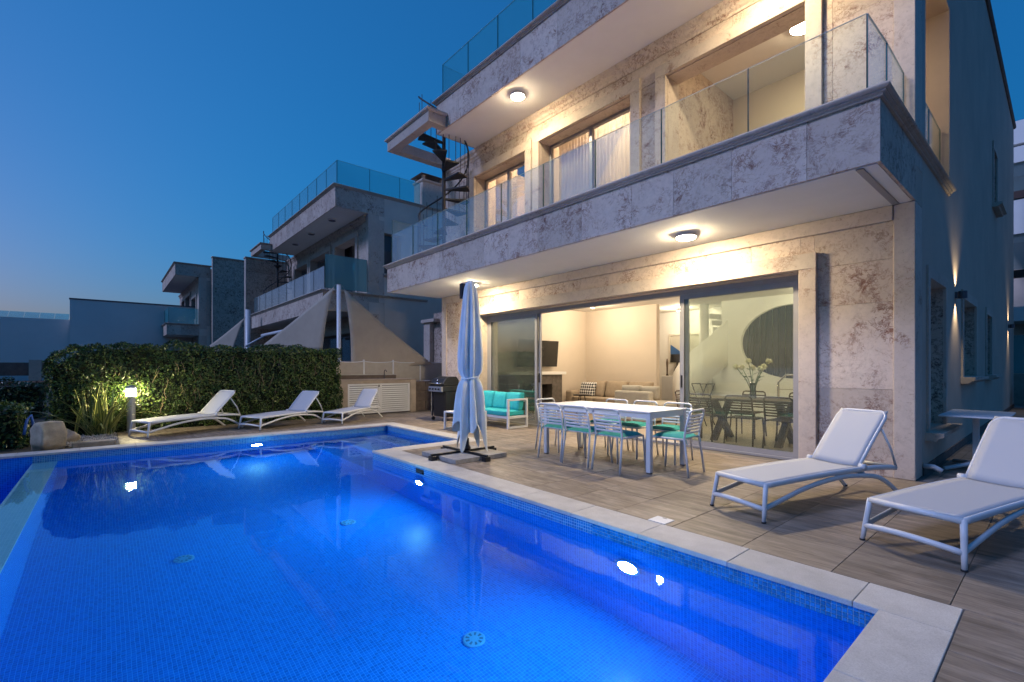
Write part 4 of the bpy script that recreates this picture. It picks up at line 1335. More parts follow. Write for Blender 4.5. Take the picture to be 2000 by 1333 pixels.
for x in (SX0, SX1 - .045):
    bx('frame_leg', 'white_metal', so, x, x + .045, SY0, SY0 + .045, 0, .58, bevel=.004)
    bx('frame_leg', 'white_metal', so, x, x + .045, SY1 - .045, SY1, 0, .58, bevel=.004)
    bx('armrest', 'white_metal', so, x, x + .045, SY0, SY1, .5805, .62, bevel=.004)
    bx('base_rail', 'white_metal', so, x, x + .045, SY0 + .0455, SY1 - .0455, .002, .045, bevel=.004)
    bx('seat_rail', 'white_metal', so, x, x + .045, SY0 + .0455, SY1 - .0455, .21, .26, bevel=.004)
bx('seat_rail', 'white_metal', so, SX0 + .0455, SX1 - .0455, SY0, SY0 + .04, .21, .26, bevel=.004)
bx('seat_rail', 'white_metal', so, SX0 + .0455, SX1 - .0455, SY1 - .04, SY1, .21, .26, bevel=.004)
bx('back_rail', 'white_metal', so, SX0 + .0455, SX1 - .0455, SY1 - .04, SY1, .54, .58, bevel=.004)
bx('seat_deck', 'white_metal', so, SX0 + .046, SX1 - .046, SY0 + .041, SY1 - .041, .235, .25)
pillow(SX0 + .05, SX1 - .05, SY0 - .01, SY1 - .06, .255, .37, 'seat_cushion', 'teal', so, puff=.35)
w3 = (SX1 - SX0 - .10) / 3
for k in range(3):
    pillow(SX0 + .05 + w3 * k + .004, SX0 + .05 + w3 * (k + 1) - .004, SY1 - .22, SY1 - .05, .36, .74 - .012 * (k == 1), 'back_cushion', 'teal', so, lean=.18, puff=.6)

ct = thing('coffee_table', 'low white square-legged coffee table half hidden behind the parasol', 'coffee table', (-8.14, 5.68, 0))
bx('table_top', 'white_metal', ct, -8.43, -7.84, 5.34, 6.02, .345, .372, bevel=.004)
for x in (-8.43, -7.88):
    for y in (5.34, 5.98):
        bx('leg', 'white_metal', ct, x, x + .04, y, y + .04, 0, .3445, bevel=.003)
    bx('base_rail', 'white_metal', ct, x, x + .04, 5.381, 5.979, .001, .03)

# ================================================================ closed cantilever parasol
UC = (-5.66, 3.93)
pa = thing('parasol', 'closed pale blue parasol tied at the waist on a slab-weighted cross base', 'parasol', (UC[0], UC[1], 0))
MB().tube([(UC[0] + .02, UC[1] + .02, .05), (UC[0] + .02, UC[1] + .02, 2.42)], .03, 12).build('mast', 'black_metal', pa, True)
for (dx_, dy_) in ((1, 0), (-1, 0), (0, 1), (0, -1)):
    p0 = (UC[0], UC[1], .075); p1 = (UC[0] + dx_ * .53, UC[1] + dy_ * .53, .075)
    MB().box(min(p0[0], p1[0]) - .018, max(p0[0], p1[0]) + .018, min(p0[1], p1[1]) - .018, max(p0[1], p1[1]) + .018, .062, .088).build('base_arm', 'black_metal', pa, bevel=.003)
    ex, ey = UC[0] + dx_ * .52, UC[1] + dy_ * .52
    bx('base_foot', 'black_metal', pa, ex - .045, ex + .045, ey - .045, ey + .045, 0, .0615, bevel=.004)
MB().lathe([(.07, .088), (.07, .13), (.05, .16), (.045, .26), (.0001, .26)], UC[0] + .02, UC[1] + .02, 16).build('mast_socket', 'black_metal', pa, True)
bx('arm_head', 'black_metal', pa, UC[0] - .09, UC[0] - .03, UC[1] - .02, UC[1] + .05, 2.28, 2.50, bevel=.006)
for sx in (-1, 1):
    for sy in (-1, 1):
        x = UC[0] + sx * .235; y = UC[1] + sy * .235
        sl = thing('ballast_slab', 'grey concrete ballast slab in the parasol base, ' + {(-1, -1): 'left', (1, -1): 'front nearest the pool', (1, 1): 'right', (-1, 1): 'rear behind the mast'}[(sx, sy)] + ' one of four', 'slab', (x, y, 0), 0, 'parasol ballast slabs')
        bx('slab', 'slab_concrete', sl, x - .205, x + .205, y - .205, y + .205, 0, .058, bevel=.004)
def umbrella_cloth():
    cx, cy_ = UC[0] + .07, UC[1] + .06
    prof = [(2.53, .02), (2.50, .06), (2.42, .085), (2.25, .105), (2.0, .125), (1.7, .142), (1.45, .148), (1.25, .138), (1.13, .115), (1.05, .130), (.9, .155), (.7, .172), (.5, .182), (.36, .19)]
    n = 96
    fold = [rng.uniform(-1, 1) for _ in range(8)]
    vs = []; fs = []
    zs = []
    for i in range(len(prof) - 1):
        (z0, r0), (z1, r1) = prof[i], prof[i + 1]
        for k in range(3):
            zs.append((z0 + (z1 - z0) * k / 3, r0 + (r1 - r0) * k / 3))
    zs.append(prof[-1])
    for (z, r) in zs:
        dn = (2.5 - z) / 2.15
        for k in range(n):
            a = 2 * math.pi * k / n
            ph_ = 8 * a + .5 * math.sin(2.2 * z + fold[3]) + fold[0]
            f = (abs(math.sin(ph_ * .5)) - .55) * .60 + math.sin(3 * a - .8 * z + fold[1]) * .13 + (abs(math.sin(9.5 * a + 1.1 * z)) - .5) * .10
            tie = 1 - .7 * math.exp(-((z - 1.13) / .06) ** 2)
            rr = r * (1 + f * min(1, .35 + dn) * tie)
            zz = z
            if z < .95:
                q = (.95 - z) / .6
                zz = z - q * .28 * max(0, math.sin(4 * a + fold[2] * 2)) ** 2 + q * .16 * max(0, math.sin(4 * a + 2.0 + fold[2])) ** 2
            vs.append((cx + rr * math.cos(a) * 1.05, cy_ + rr * math.sin(a), zz))
    m = len(zs)
    for i in range(m - 1):
        for k in range(n):
            fs.append((i * n + k, i * n + (k + 1) % n, (i + 1) * n + (k + 1) % n, (i + 1) * n + k))
    fs.append(tuple(range(n)))
    MB().add(vs, fs).build('canopy', 'umbrella_cloth', pa, True)
    st = [(cx + .130 * math.cos(a), cy_ + .124 * math.sin(a), 1.135 + .02 * math.sin(a)) for a in [2 * math.pi * i / 24 for i in range(24)]]
    MB().tube(st, .014, 8, closed=True).build('tie_strap', 'umbrella_cloth', pa, True)
umbrella_cloth()

# ================================================================ gas barbecue
bq = thing('gas_barbecue', 'black gas barbecue cart standing by the stone wall', 'barbecue', (-9.78, 6.25, 0))
BX0, BX1, BY0, BY1 = -10.08, -9.50, 5.98, 6.44
bx('cabinet', 'black_metal', bq, BX0 + .05, BX1, BY0 + .09, BY1, .10, .70, bevel=.01)
bx('door_panel', 'black_metal', bq, BX0 + .07, BX1 - .02, BY0 + .075, BY0 + .089, .14, .66, bevel=.004)
bx('front_leg', 'chrome', bq, BX0 + .01, BX0 + .05, BY0 + .03, BY0 + .08, .06, .70, bevel=.004)
bx('firebox', 'black_metal', bq, BX0 - .01, BX1 + .01, BY0 + .02, BY1 + .01, .70, .84, bevel=.015)
bx('control_panel', 'alu', bq, BX0, BX1, BY0 - .03, BY0 + .019, .70, .82, bevel=.008)
for k in range(4):
    x = BX0 + .09 + .13 * k
    MB().tube([(x, BY0 - .03, .765), (x, BY0 - .058, .765)], .022, 12).build('knob', 'rubber', bq, True)
lidp = [(BY0 + .02, .841), (BY0 + .02, .90), (BY0 + .09, 1.01), (BY0 + .20, 1.06), (BY1 - .06, 1.06), (BY1 + .01, .97), (BY1 + .01, .841)]
MB().prism(lidp, 'x', BX0, BX1).build('lid', 'black_metal', bq, bevel=.015)
MB().tube([(BX0 + .03, BY0 - .03, .90), (BX1 - .03, BY0 - .03, .90)], .014, 10).build('lid_handle', 'chrome', bq, True)
for x in (BX0 + .05, BX1 - .05):
    MB().tube([(x, BY0 - .03, .90), (x, BY0 + .03, .90)], .009, 8).build('handle_post', 'chrome', bq, True)
MB().lathe([(.0001, 0), (.035, 0), (.035, .006), (.0001, .006)], 0, 0, 16)
g_ = MB(); g_.tube([(-9.80, BY0 + .055, .965), (-9.80, BY0 + .047, .972)], .03, 16); g_.build('thermometer', 'chrome', bq, True)
for x in (BX0 + .04, BX1 - .04):
    for y in (BY0 + .08, BY1 - .04):
        MB().tube([(x - .018, y, .045), (x + .018, y, .045)], .045, 14).build('castor', 'rubber', bq, True)

# ================================================================ outdoor kitchen counter
kt = thing('outdoor_kitchen', 'stone outdoor kitchen counter with white louvred doors behind the loungers', 'kitchen counter', (-12.6, 5.8, 0))
bx('pier', 'kitchen_stone', kt, -12.95, -12.29, 4.60, 4.83, 0, .93, bevel=.006)
bx('pier', 'kitchen_stone', kt, -12.95, -12.29, 6.66, 6.84, 0, .93, bevel=.006)
bx('lintel', 'kitchen_stone', kt, -12.95, -12.30, 4.831, 6.659, .84, .93, bevel=.006)
bx('worktop', 'kitchen_stone', kt, -12.95, -12.27, 4.58, 6.86, .9305, .955, bevel=.006)
bx('backsplash', 'dark_stone', kt, -12.95, -12.86, 4.58, 6.5, .9555, 1.06, bevel=.006)
bx('splash_cap', 'coping', kt, -12.97, -12.84, 4.56, 6.52, 1.0605, 1.085, bevel=.005)
bx('door_back', 'alu_dark', kt, -12.45, -12.40, 4.83, 6.66, .02, .84)
for (a, c) in ((4.835, 5.744), (5.750, 6.655)):
    dr = MB()
    dr.box(-12.36, -12.32, a, a + .05, .03, .835); dr.box(-12.36, -12.32, c - .05, c, .03, .835)
    dr.box(-12.36, -12.32, a + .05, c - .05, .785, .835); dr.box(-12.36, -12.32, a + .05, c - .05, .03, .08)
    dro = dr.build('louvre_door', 'white_metal', kt)
    for k in range(12):
        z = .095 + .0575 * k
        m = MB(); m.add([(-12.322, a + .05, z), (-12.322, c - .05, z), (-12.352, c - .05, z + .040), (-12.352, a + .05, z + .040), (-12.330, a + .05, z - .006), (-12.330, c - .05, z - .006), (-12.360, c - .05, z + .034), (-12.360, a + .05, z + .034)],
                        [(0, 1, 2, 3), (7, 6, 5, 4), (0, 4, 5, 1), (1, 5, 6, 2), (2, 6, 7, 3), (3, 7, 4, 0)])
        m.build('louvre_slat', 'white_metal', dro)
bx('door_knob', 'black_metal', kt, -12.32, -12.295, 5.70, 5.72, .74, .80)
fa = thing('tap', 'small dark kitchen tap on the outdoor counter', 'tap', (-12.7, 6.05, .955))
MB().tube([(-12.7, 6.05, .956), (-12.7, 6.05, 1.14), (-12.68, 6.05, 1.19), (-12.63, 6.05, 1.21), (-12.58, 6.05, 1.19), (-12.56, 6.05, 1.15)], .013, 8).build('spout', 'alu_dark', fa, True)
MB().tube([(-12.7, 6.05, 1.02), (-12.7, 6.13, 1.06)], .008, 8).build('lever', 'alu_dark', fa, True)
lowall = thing('low_wall', 'low dark stone wall between the counter and the villa', 'wall', (-12.7, 7.4, 0))
for k in range(4):
    for j in range(3):
        bx('stone_block', 'dark_stone', lowall, -12.85, -12.5 + rng.uniform(-.006, .006), 6.86 + .42 * k, 7.27 + .42 * k, .001 + .29 * j, .285 + .29 * j, bevel=.006)
fe = thing('mesh_fence', 'low beige mesh fence with white posts above the outdoor kitchen', 'fence', (-12.95, 6, 1.08))
for k, y in enumerate((4.72, 5.55, 6.45, 7.35, 8.3)):
    bx('post', 'white_metal', fe, -12.98, -12.94, y - .02, y + .02, .5, 1.50)
for a, c in zip((4.72, 5.55, 6.45, 7.35), (5.55, 6.45, 7.35, 8.3)):
    bx('mesh_panel', 'fence_mesh', fe, -12.965, -12.955, a + .021, c - .021, .88, 1.44)
    pts = [(-12.955, a + (c - a) * u, 1.455 - .035 * (1 - (2 * u - 1) ** 2)) for u in [i / 10 for i in range(11)]]
    MB().tube(pts, .012, 6).build('top_cord', 'white_metal', fe, True)

# wall and pier behind the barbecue
bw = thing('boundary_wall', 'stone boundary wall with a pale pier behind the barbecue', 'wall', (-12, 8.3, 0))
for a, c in zip((-13.55, -12.7, -11.85), (-12.7, -11.85, -11.0)):
    for d, e in ((0, 1.1), (1.1, 2.2), (2.2, 3.05)):
        bx('stone_panel', 'stone_red', bw, a + .002, c - .002, 8.2 - rng.uniform(0, .003), 8.45, d + .002, e - .002)
bx('pier', 'stone_fine', bw, -13.95, -13.56, 8.05, 8.45, 0, 2.75, bevel=.006)
bx('pier_cap', 'stone_fine', bw, -14.02, -13.2, 7.98, 8.50, 2.752, 2.86, bevel=.01)
gt = thing('bulkhead_lamp', 'small dark oval bulkhead lamp on the boundary wall', 'wall lamp', (-11.6, 8.2, 1.85))
MB().prism([(-11.6 + .13 * math.cos(a), 1.85 + .06 * math.sin(a)) for a in [2 * math.pi * i / 20 for i in range(20)]], 'y', 8.14, 8.197).build('housing', 'alu_dark', gt, bevel=.01)

# ================================================================ sail shades and poles
def sail(label, corners, sag, name='sail_shade', mat='canvas_beige', pull=.12, n=14):
    """triangular tensioned sail with hollow edges"""
    A, B, C_ = [Vector(c) for c in corners]
    cen = (A + B + C_) / 3
    vs = []; fs = []; idx = {}
    for i in range(n + 1):
        for j in range(n + 1 - i):
            k = n - i - j
            u, v_, w = i / n, j / n, k / n
            p = A * u + B * v_ + C_ * w
            # hollow edges: pull towards the centre in the middle of every edge
            h = pull * (4 * u * v_ * (1 - w) ** 6 + 4 * v_ * w * (1 - u) ** 6 + 4 * u * w * (1 - v_) ** 6)
            p = p + (cen - p) * h
            p.z -= sag * 27 * u * v_ * w
            idx[(i, j)] = len(vs); vs.append(tuple(p))
    for i in range(n):
        for j in range(n - i):
            fs.append((idx[(i, j)], idx[(i + 1, j)], idx[(i, j + 1)]))
            if i + j < n - 1:
                fs.append((idx[(i + 1, j)], idx[(i + 1, j + 1)], idx[(i, j + 1)]))
    t = thing(name, label, 'sail shade', tuple(cen))
    o = MB().add(vs, fs).build('cloth', mat, t, True)
    so_ = o.modifiers.new('thick', 'SOLIDIFY'); so_.thickness = .006
    for c in (A, B, C_):
        d = (c - cen).normalized()
        MB().tube([c, c + d * .10], .008, 6).build('tension_strap', 'alu', t)
    return t
def post(x, y, z, label, r=.055, z0=-2.2):
    t = thing('shade_post', label, 'post', (x, y, z0))
    MB().tube([(x, y, z0), (x, y, z)], r, 16).build('tube', 'white_metal', t, True)
    MB().tube([(x, y, z), (x, y, z + .012)], r + .008, 16).build('end_cap', 'alu', t)
    for a in (.4, 2.6):
        MB().tube([(x, y, z - .15), (x + .09 * math.cos(a), y + .09 * math.sin(a), z - .15)], .008, 6).build('eye_bolt', 'chrome', t)
PP = (-13.6, 5.08)
post(PP[0], PP[1], 3.66, 'tall white steel post carrying two beige sail shades behind the hedge', .06)
sail('beige sail shade stretched to the right of the white post', [(-13.52, 5.20, 3.55), (-13.15, 5.24, .95), (-12.85, 7.75, 1.38)], .10, pull=.10)
sail('beige sail shade stretched to the left of the white post', [(-13.72, 4.98, 3.60), (-13.9, 4.72, 1.75), (-16.6, 3.50, 1.75)], .0, pull=.07)
sail('smaller grey sail shade far left behind the hedge', [(-24.0, 4.75, 3.55), (-24.4, 4.2, 1.5), (-26.5, 3.0, 1.7)], .1)
post(-24.0, 4.85, 3.9, 'white steel post of the far sail shade beside the party wall', .10)
aw = thing('awning', 'folded white awning under the neighbour balcony', 'awning', (-21, 5.6, 2.7))
MB().tube([(-23.6, 5.35, 2.72), (-16.6, 5.35, 2.72)], .07, 10).build('roller', 'white_metal', aw, True)
MB().tube([(-23.0, 5.35, 2.70), (-23.3, 4.6, 2.2)], .04, 8).build('arm', 'white_metal', aw, True)

# ================================================================ bollard lamp
bo = thing('bollard_lamp', 'lit grey bollard lamp in front of the hedge', 'bollard lamp', (-11.96, .37, 0))
bz = MB().lathe([(.085, 0), (.085, .02), (.068, .03), (.068, .70), (.074, .705), (.074, .715), (.0001, .715)], n=28).build('post', 'bollard_grey', bo, True, local=True)
bz.data.polygons.foreach_set('use_smooth', [False] * len(bz.data.polygons))
MB().lathe([(.072, .716), (.078, .73), (.078, .85), (.072, .86), (.0001, .86)], n=28).build('diffuser', 'lamp_bollard', bo, True, local=True)
MB().lathe([(.082, .861), (.088, .865), (.088, .885), (.060, .92), (.0001, .935)], n=28).build('cap', 'bollard_grey', bo, False, local=True)

# ================================================================ hedges and plants
def leaf_cloud(name, mat, par, pts, nrm, size, seed, jit=.6):
    """leaf-shaped quads (two triangles folded along the midrib) at the given points"""
    r = np.random.default_rng(seed)
    n = len(pts)
    d = nrm + r.normal(0, jit, (n, 3)); d /= np.linalg.norm(d, axis=1)[:, None]
    t = r.normal(0, 1, (n, 3)); t[:, 2] += .5
    t -= d * (t * d).sum(1)[:, None]; t /= np.linalg.norm(t, axis=1)[:, None]
    b_ = np.cross(d, t)
    s = size * r.uniform(.6, 1.35, n)[:, None]
    v = np.empty((n, 4, 3))
    v[:, 0] = pts - t * s
    v[:, 1] = pts + b_ * s * .45 + d * s * .12
    v[:, 2] = pts + t * s
    v[:, 3] = pts - b_ * s * .45 + d * s * .12
    f = np.arange(n * 4).reshape(n, 4)
    tri = np.concatenate([f[:, [0, 1, 2]], f[:, [0, 2, 3]]])
    m = MB()
    off = Vector((0, 0, 0))
    q = par
    while q is not None:
        off += q.location; q = q.parent
    me = bpy.data.meshes.new(name)
    vv = (v.reshape(-1, 3) - np.array(off[:])).astype(np.float32)
    me.vertices.add(len(vv)); me.vertices.foreach_set('co', vv.ravel())
    me.loops.add(len(tri) * 3); me.loops.foreach_set('vertex_index', tri.astype(np.int32).ravel())
    me.polygons.add(len(tri)); me.polygons.foreach_set('loop_start', np.arange(0, len(tri) * 3, 3, dtype=np.int32))
    me.polygons.foreach_set('loop_total', np.full(len(tri), 3, dtype=np.int32))
    me.update(calc_edges=True)
    me.materials.append(M[mat])
    o = bpy.data.objects.new(name, me); COL.objects.link(o); o.parent = par
    return o

def leaf_material(key, cols):
    m, nt, b = nodes(key)
    g = nt.nodes.new('ShaderNodeNewGeometry')
    c = ramp(nt, g.outputs['Random Per Island'], [(i / (len(cols) - 1), c) for i, c in enumerate(cols)])
    nt.links.new(c, b.inputs['Base Color'])
    b.inputs['Roughness'].default_value = .42
    b.inputs['Specular IOR Level'].default_value = .45
    b.inputs['Subsurface Weight'].default_value = 0.0
    M[key] = m
leaf_material('hedge_leaf', [(.010, .028, .007), (.022, .055, .010), (.042, .088, .014), (.10, .14, .026)])
leaf_material('hedge_leaf_dark', [(.014, .036, .014), (.028, .062, .020), (.045, .085, .024)])

def hedge(label, x0, x1, y0, y1, z0, z1, n, size, seed, mat='hedge_leaf', rl=.5, twigs=40, name='hedge'):
    t = thing(name, label, 'hedge', ((x0 + x1) / 2, (y0 + y1) / 2, z0))
    r = np.random.default_rng(seed)
    cx, cy_, hx, hy, H = (x0 + x1) / 2, (y0 + y1) / 2, (x1 - x0) / 2, (y1 - y0) / 2, z1 - z0
    areas = np.array([H * hy * 2, H * hy * 2 * .15, H * hx * 2, H * hx * 2, hx * hy * 4])
    side = r.choice(5, n, p=areas / areas.sum())
    u = r.uniform(-1, 1, n); w = r.uniform(0, 1, n)
    P = np.zeros((n, 3)); D = np.zeros((n, 3))
    m0 = side == 0; P[m0] = np.c_[np.full(m0.sum(), x1), cy_ + hy * u[m0], z0 + H * w[m0]]; D[m0] = (1, 0, .25)
    m1 = side == 1; P[m1] = np.c_[np.full(m1.sum(), x0), cy_ + hy * u[m1], z0 + H * w[m1]]; D[m1] = (-1, 0, .25)
    m2 = side == 2; P[m2] = np.c_[cx + hx * u[m2], np.full(m2.sum(), y0), z0 + H * w[m2]]; D[m2] = (0, -1, .25)
    m3 = side == 3; P[m3] = np.c_[cx + hx * u[m3], np.full(m3.sum(), y1), z0 + H * w[m3]]; D[m3] = (0, 1, .25)
    m4 = side == 4; P[m4] = np.c_[cx + hx * (2 * w[m4] - 1), cy_ + hy * u[m4], np.full(m4.sum(), z1)]; D[m4] = (0, 0, 1)
    # rounded upper left shoulder, uneven outline
    fy = (P[:, 1] - y0) / (y1 - y0)
    lim = z1 - rl * np.clip(1 - fy * (y1 - y0) / .9, 0, 1) ** 2 + .025 * np.sin(P[:, 1] * 2.3 + 1) + .02 * np.sin(P[:, 1] * 6.1)
    P[:, 2] = np.minimum(P[:, 2], lim)
    depth = np.abs(r.normal(0, .07, n))
    wav = .05 * np.sin(P[:, 1] * 3.1 + P[:, 2] * 2.2) + .04 * np.sin(P[:, 1] * 7.3 - P[:, 2] * 5.1 + 2) + .03 * np.sin(P[:, 1] * 15 + P[:, 2] * 13)
    P -= D / np.linalg.norm(D, axis=1)[:, None] * (depth - wav)[:, None]
    leaf_cloud('foliage', mat, t, P, D, size, seed)
    g = .10
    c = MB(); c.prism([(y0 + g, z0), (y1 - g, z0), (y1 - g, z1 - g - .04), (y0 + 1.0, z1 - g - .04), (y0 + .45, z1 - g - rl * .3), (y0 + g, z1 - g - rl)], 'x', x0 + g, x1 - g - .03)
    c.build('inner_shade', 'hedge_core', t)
    tw = random.Random(seed)
    for k in range(twigs):
        y = tw.uniform(y0 + .15, y1 - .15); z = z0 + tw.uniform(.15, .75) * H; x = x1 - tw.uniform(.0, .05)
        pts = [(x - .06, y, z)]
        for q in range(3):
            y += tw.uniform(-.05, .05); z += tw.uniform(.05, .12)
            pts.append((x + tw.uniform(-.02, .025), y, z))
        MB().tube(pts, .005, 5).build('twig', 'twig', t)
    return t
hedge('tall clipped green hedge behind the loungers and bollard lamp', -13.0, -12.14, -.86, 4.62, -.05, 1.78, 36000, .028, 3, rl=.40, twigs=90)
hedge('low clipped hedge at the left edge beside the boulder', -12.2, -10.9, -4.2, -1.0, -.6, .70, 11000, .034, 5, rl=.05, twigs=0)
hedge('dark hedge farther off at the left edge', -18.5, -17.4, -7.5, -1.25, -.6, .92, 6000, .045, 8, 'hedge_leaf_dark', rl=.05, twigs=0)
hedge('distant dark shrub in front of the low reddish wall', -28.5, -27.4, -3.6, -2.0, -1.2, .35, 2500, .06, 11, 'hedge_leaf_dark', rl=.5, twigs=0)
hedge('dark shrub at the far end of the side path', -.75, .2, 20.8, 21.6, 0, 1.0, 1500, .06, 12, 'hedge_leaf_dark', rl=.4, twigs=0)
bx_ = tag(bx('planting_bed', 'earth', None, -30, -12.305, -3.2, 4.60, -.9, -.06), kind='structure')
bx2 = tag(bx('planting_soil', 'earth', None, -12.30, -10.205, -4.8, .155, -.9, -.03), kind='structure')

ph = thing('flax_plant', 'spiky flax plant with long striped blades beside the bollard lamp', 'plant', (-11.95, -.10, -.03))
pr_ = random.Random(21)
for k in range(78):
    a = pr_.uniform(0, 2 * math.pi); Ln = pr_.uniform(.6, 1.22); lean = pr_.uniform(.1, 1.45); w = pr_.uniform(.020, .036)
    bend = pr_.uniform(.05, .55) * lean
    bxp = (pr_.gauss(0, .09), pr_.gauss(0, .11))
    d = Vector((math.cos(a), math.sin(a), 0)); sdv = Vector((-math.sin(a), math.cos(a), 0))
    if pr_.random() < .4: sdv = (sdv + Vector((0, 1, 0)) * pr_.uniform(-.6, .6)).normalized()
    vs = []; uv = []; fs = []
    ns = 9
    for i in range(ns + 1):
        f = i / ns
        th = lean * .75 + bend * f * 1.6
        ang = lean * .62 + bend * f * f
        p = Vector((bxp[0], bxp[1], 0)) + d * (Ln * f * math.sin(ang)) + Vector((0, 0, Ln * f * math.cos(ang * .95)))
        ww = w * (1 - f ** 2.2) * (.55 + .9 * f if f < .5 else 1) + .001
        vs += [tuple(p - sdv * ww), tuple(p + Vector((0, 0, -.3 * ww)) - d * ww * .5), tuple(p + sdv * ww)]
        uv += [(0, f), (.5, f), (1, f)]
    for i in range(ns):
        fs += [(3 * i, 3 * i + 1, 3 * i + 4, 3 * i + 3), (3 * i + 1, 3 * i + 2, 3 * i + 5, 3 * i + 4)]
    MB().add(vs, fs).build('blade', 'blade', ph, True, local=True, uvs=uv)

def rock(name, label, loc, size, seed, mat='boulder', flat_top=None, cat='boulder'):
    bm = bmesh.new(); bmesh.ops.create_icosphere(bm, subdivisions=4, radius=1)
    r = random.Random(seed)
    ks = [(Vector((r.uniform(-1, 1), r.uniform(-1, 1), r.uniform(-1, 1))).normalized(), r.uniform(.66, .9)) for _ in range(18)]
    m = MB()
    for v in bm.verts:
        p = v.co.copy()
        for (n, dd) in ks:
            q = p.dot(n)
            if q > dd: p -= n * (q - dd) * .97
        p *= 1 + .03 * math.sin(p.x * 7 + seed) * math.sin(p.y * 6) + .02 * math.sin(p.z * 15 + p.x * 9)
        if flat_top is not None and p.z > flat_top: p.z = flat_top + (p.z - flat_top) * .15
        m.v.append((p.x * size[0], p.y * size[1], p.z * size[2]))
    bm.verts.index_update(); m.f = [tuple(v.index for v in f.verts) for f in bm.faces]; bm.free()
    o = m.build(name, mat, None, True)
    o.location = loc
    if label: tag(o, label, cat)
    return o
rock('boulder', 'pale rounded boulder with a flat top at the pool corner', (-10.50, -.73, .17), (.27, .245, .40), 4, flat_top=.60)
rock('rock', 'small brown rock between the boulder and the flax plant', (-11.2, -.52, .06), (.16, .18, .16), 9, 'log', cat='rock')
eg = thing('edging_stone', 'long low squared edging stone between gravel and coping', 'stone', (-10.4, -.2, 0))
bx('stone', 'log', eg, -10.50, -10.30, -.42, .12, -.03, .07, bevel=.015)
# loose gravel round the plant
gv = MB(); gr = random.Random(5)
for k in range(1500):
    x = gr.uniform(-12.0, -10.62); y = gr.uniform(-.75, .14)
    s_ = gr.uniform(.010, .022)
    a = gr.uniform(0, 6)
    c_, q_ = math.cos(a) * s_, math.sin(a) * s_
    z = -.03 + gr.uniform(.0, .05)
    gv.add([(x + c_, y + q_, z), (x - q_, y + c_, z), (x - c_, y - q_, z), (x + q_, y - c_, z), (x + gr.uniform(-.004, .004), y, z + s_ * .8), (x, y, z - s_ * .6)],
           [(0, 1, 4), (1, 2, 4), (2, 3, 4), (3, 0, 4), (1, 0, 5), (2, 1, 5), (3, 2, 5), (0, 3, 5)])
tag(gv.build('gravel', 'gravel'), 'pale gravel round the flax plant', 'gravel', kind='stuff')
hs_ = thing('garden_hose', 'blue garden hose hanging over the boulder edge', 'hose', (-11.3, -.95, .1))
MB().tube([(-11.0, -.93, .02), (-10.97, -.90, .2), (-10.95, -.91, .38), (-10.92, -.93, .50), (-10.88, -.97, .44), (-10.86, -.99, .32), (-10.82, -1.0, .20)], .020, 8).build('coil', 'hose_blue', hs_, True)

# ================================================================ side table by the wall
stb = thing('folding_table', 'small grey-white table by the dark side wall behind the near lounger', 'table', (-.72, 8.3, 0))
bx('table_top', 'white_metal', stb, -1.02, -.42, 7.75, 8.95, .68, .70, bevel=.006)
bx('pedestal', 'white_metal', stb, -.76, -.70, 8.22, 8.30, .06, .68, bevel=.006)
for a in (-1, 1):
    MB().tube([(-.73 - .25, 8.26 + a * .38, .03), (-.73, 8.26, .09), (-.73 + .25, 8.26 - a * .38, .03)], .025, 8).build('foot', 'white_metal', stb, True)
hp = thing('drain_pipe', 'short white drain pipe stub at the foot of the side wall', 'pipe', (-1.05, 7.3, .1))
MB().tube([(-1.09, 7.32, .12), (-1.0, 7.32, .12), (-.93, 7.33, .08)], .03, 10).build('pipe', 'white_plastic', hp, True)

# ================================================================ inside the living room
tv = thing('television', 'black television tilted above the fireplace', 'television', (-9.4, 9.0, 1.3))
m = MB(); m.add([(-9.47, 8.25, 1.30), (-9.42, 8.25, 1.30), (-9.42, 9.75, 1.30), (-9.47, 9.75, 1.30), (-9.40, 8.25, 2.02), (-9.35, 8.25, 2.02), (-9.35, 9.75, 2.02), (-9.40, 9.75, 2.02)],
                [(0, 3, 2, 1), (4, 5, 6, 7), (0, 1, 5, 4), (1, 2, 6, 5), (2, 3, 7, 6), (3, 0, 4, 7)])
m.build('screen', 'tv', tv, bevel=.008)
bx('wall_bracket', 'black_metal', tv, -9.599, -9.45, 8.9, 9.1, 1.55, 1.75)
fp = thing('fireplace', 'dark stone fireplace below the television', 'fireplace', (-9.4, 8.8, 0))
bx('pillar', 'fire_stone', fp, -9.599, -9.22, 7.75, 8.25, .013, 1.08, bevel=.01)
bx('pillar', 'fire_stone', fp, -9.599, -9.22, 9.35, 9.75, .013, 1.08, bevel=.01)
bx('lintel', 'fire_stone', fp, -9.599, -9.22, 8.251, 9.349, .82, 1.08, bevel=.01)
bx('mantel', 'white_in', fp, -9.599, -9.15, 7.65, 9.85, 1.081, 1.16, bevel=.01)
bx('firebox_back', 'soot', fp, -9.599, -9.55, 8.25, 9.35, .013, .82)
fw = thing('log_pile', 'split firewood stacked in the fireplace', 'firewood', (-9.4, 8.8, .02))
for k in range(9):
    y = 8.45 + .17 * (k % 5); z = .09 + .15 * (k // 5)
    MB().tube([(-9.54, y, z), (-9.25, y + .02, z)], .07, 8).build('log', 'firewood', fw)
sf = thing('corner_sofa', 'beige corner sofa in the living room', 'sofa', (-7.9, 10.4, 0))
bx('base', 'sofa_beige', sf, -9.3, -6.95, 10.15, 11.1, .06, .30, bevel=.03)
bx('backrest', 'sofa_beige', sf, -9.3, -6.95, 10.88, 11.12, .301, .72, bevel=.05)
bx('armrest', 'sofa_beige', sf, -9.45, -9.2, 10.12, 11.12, .06, .62, bevel=.05)
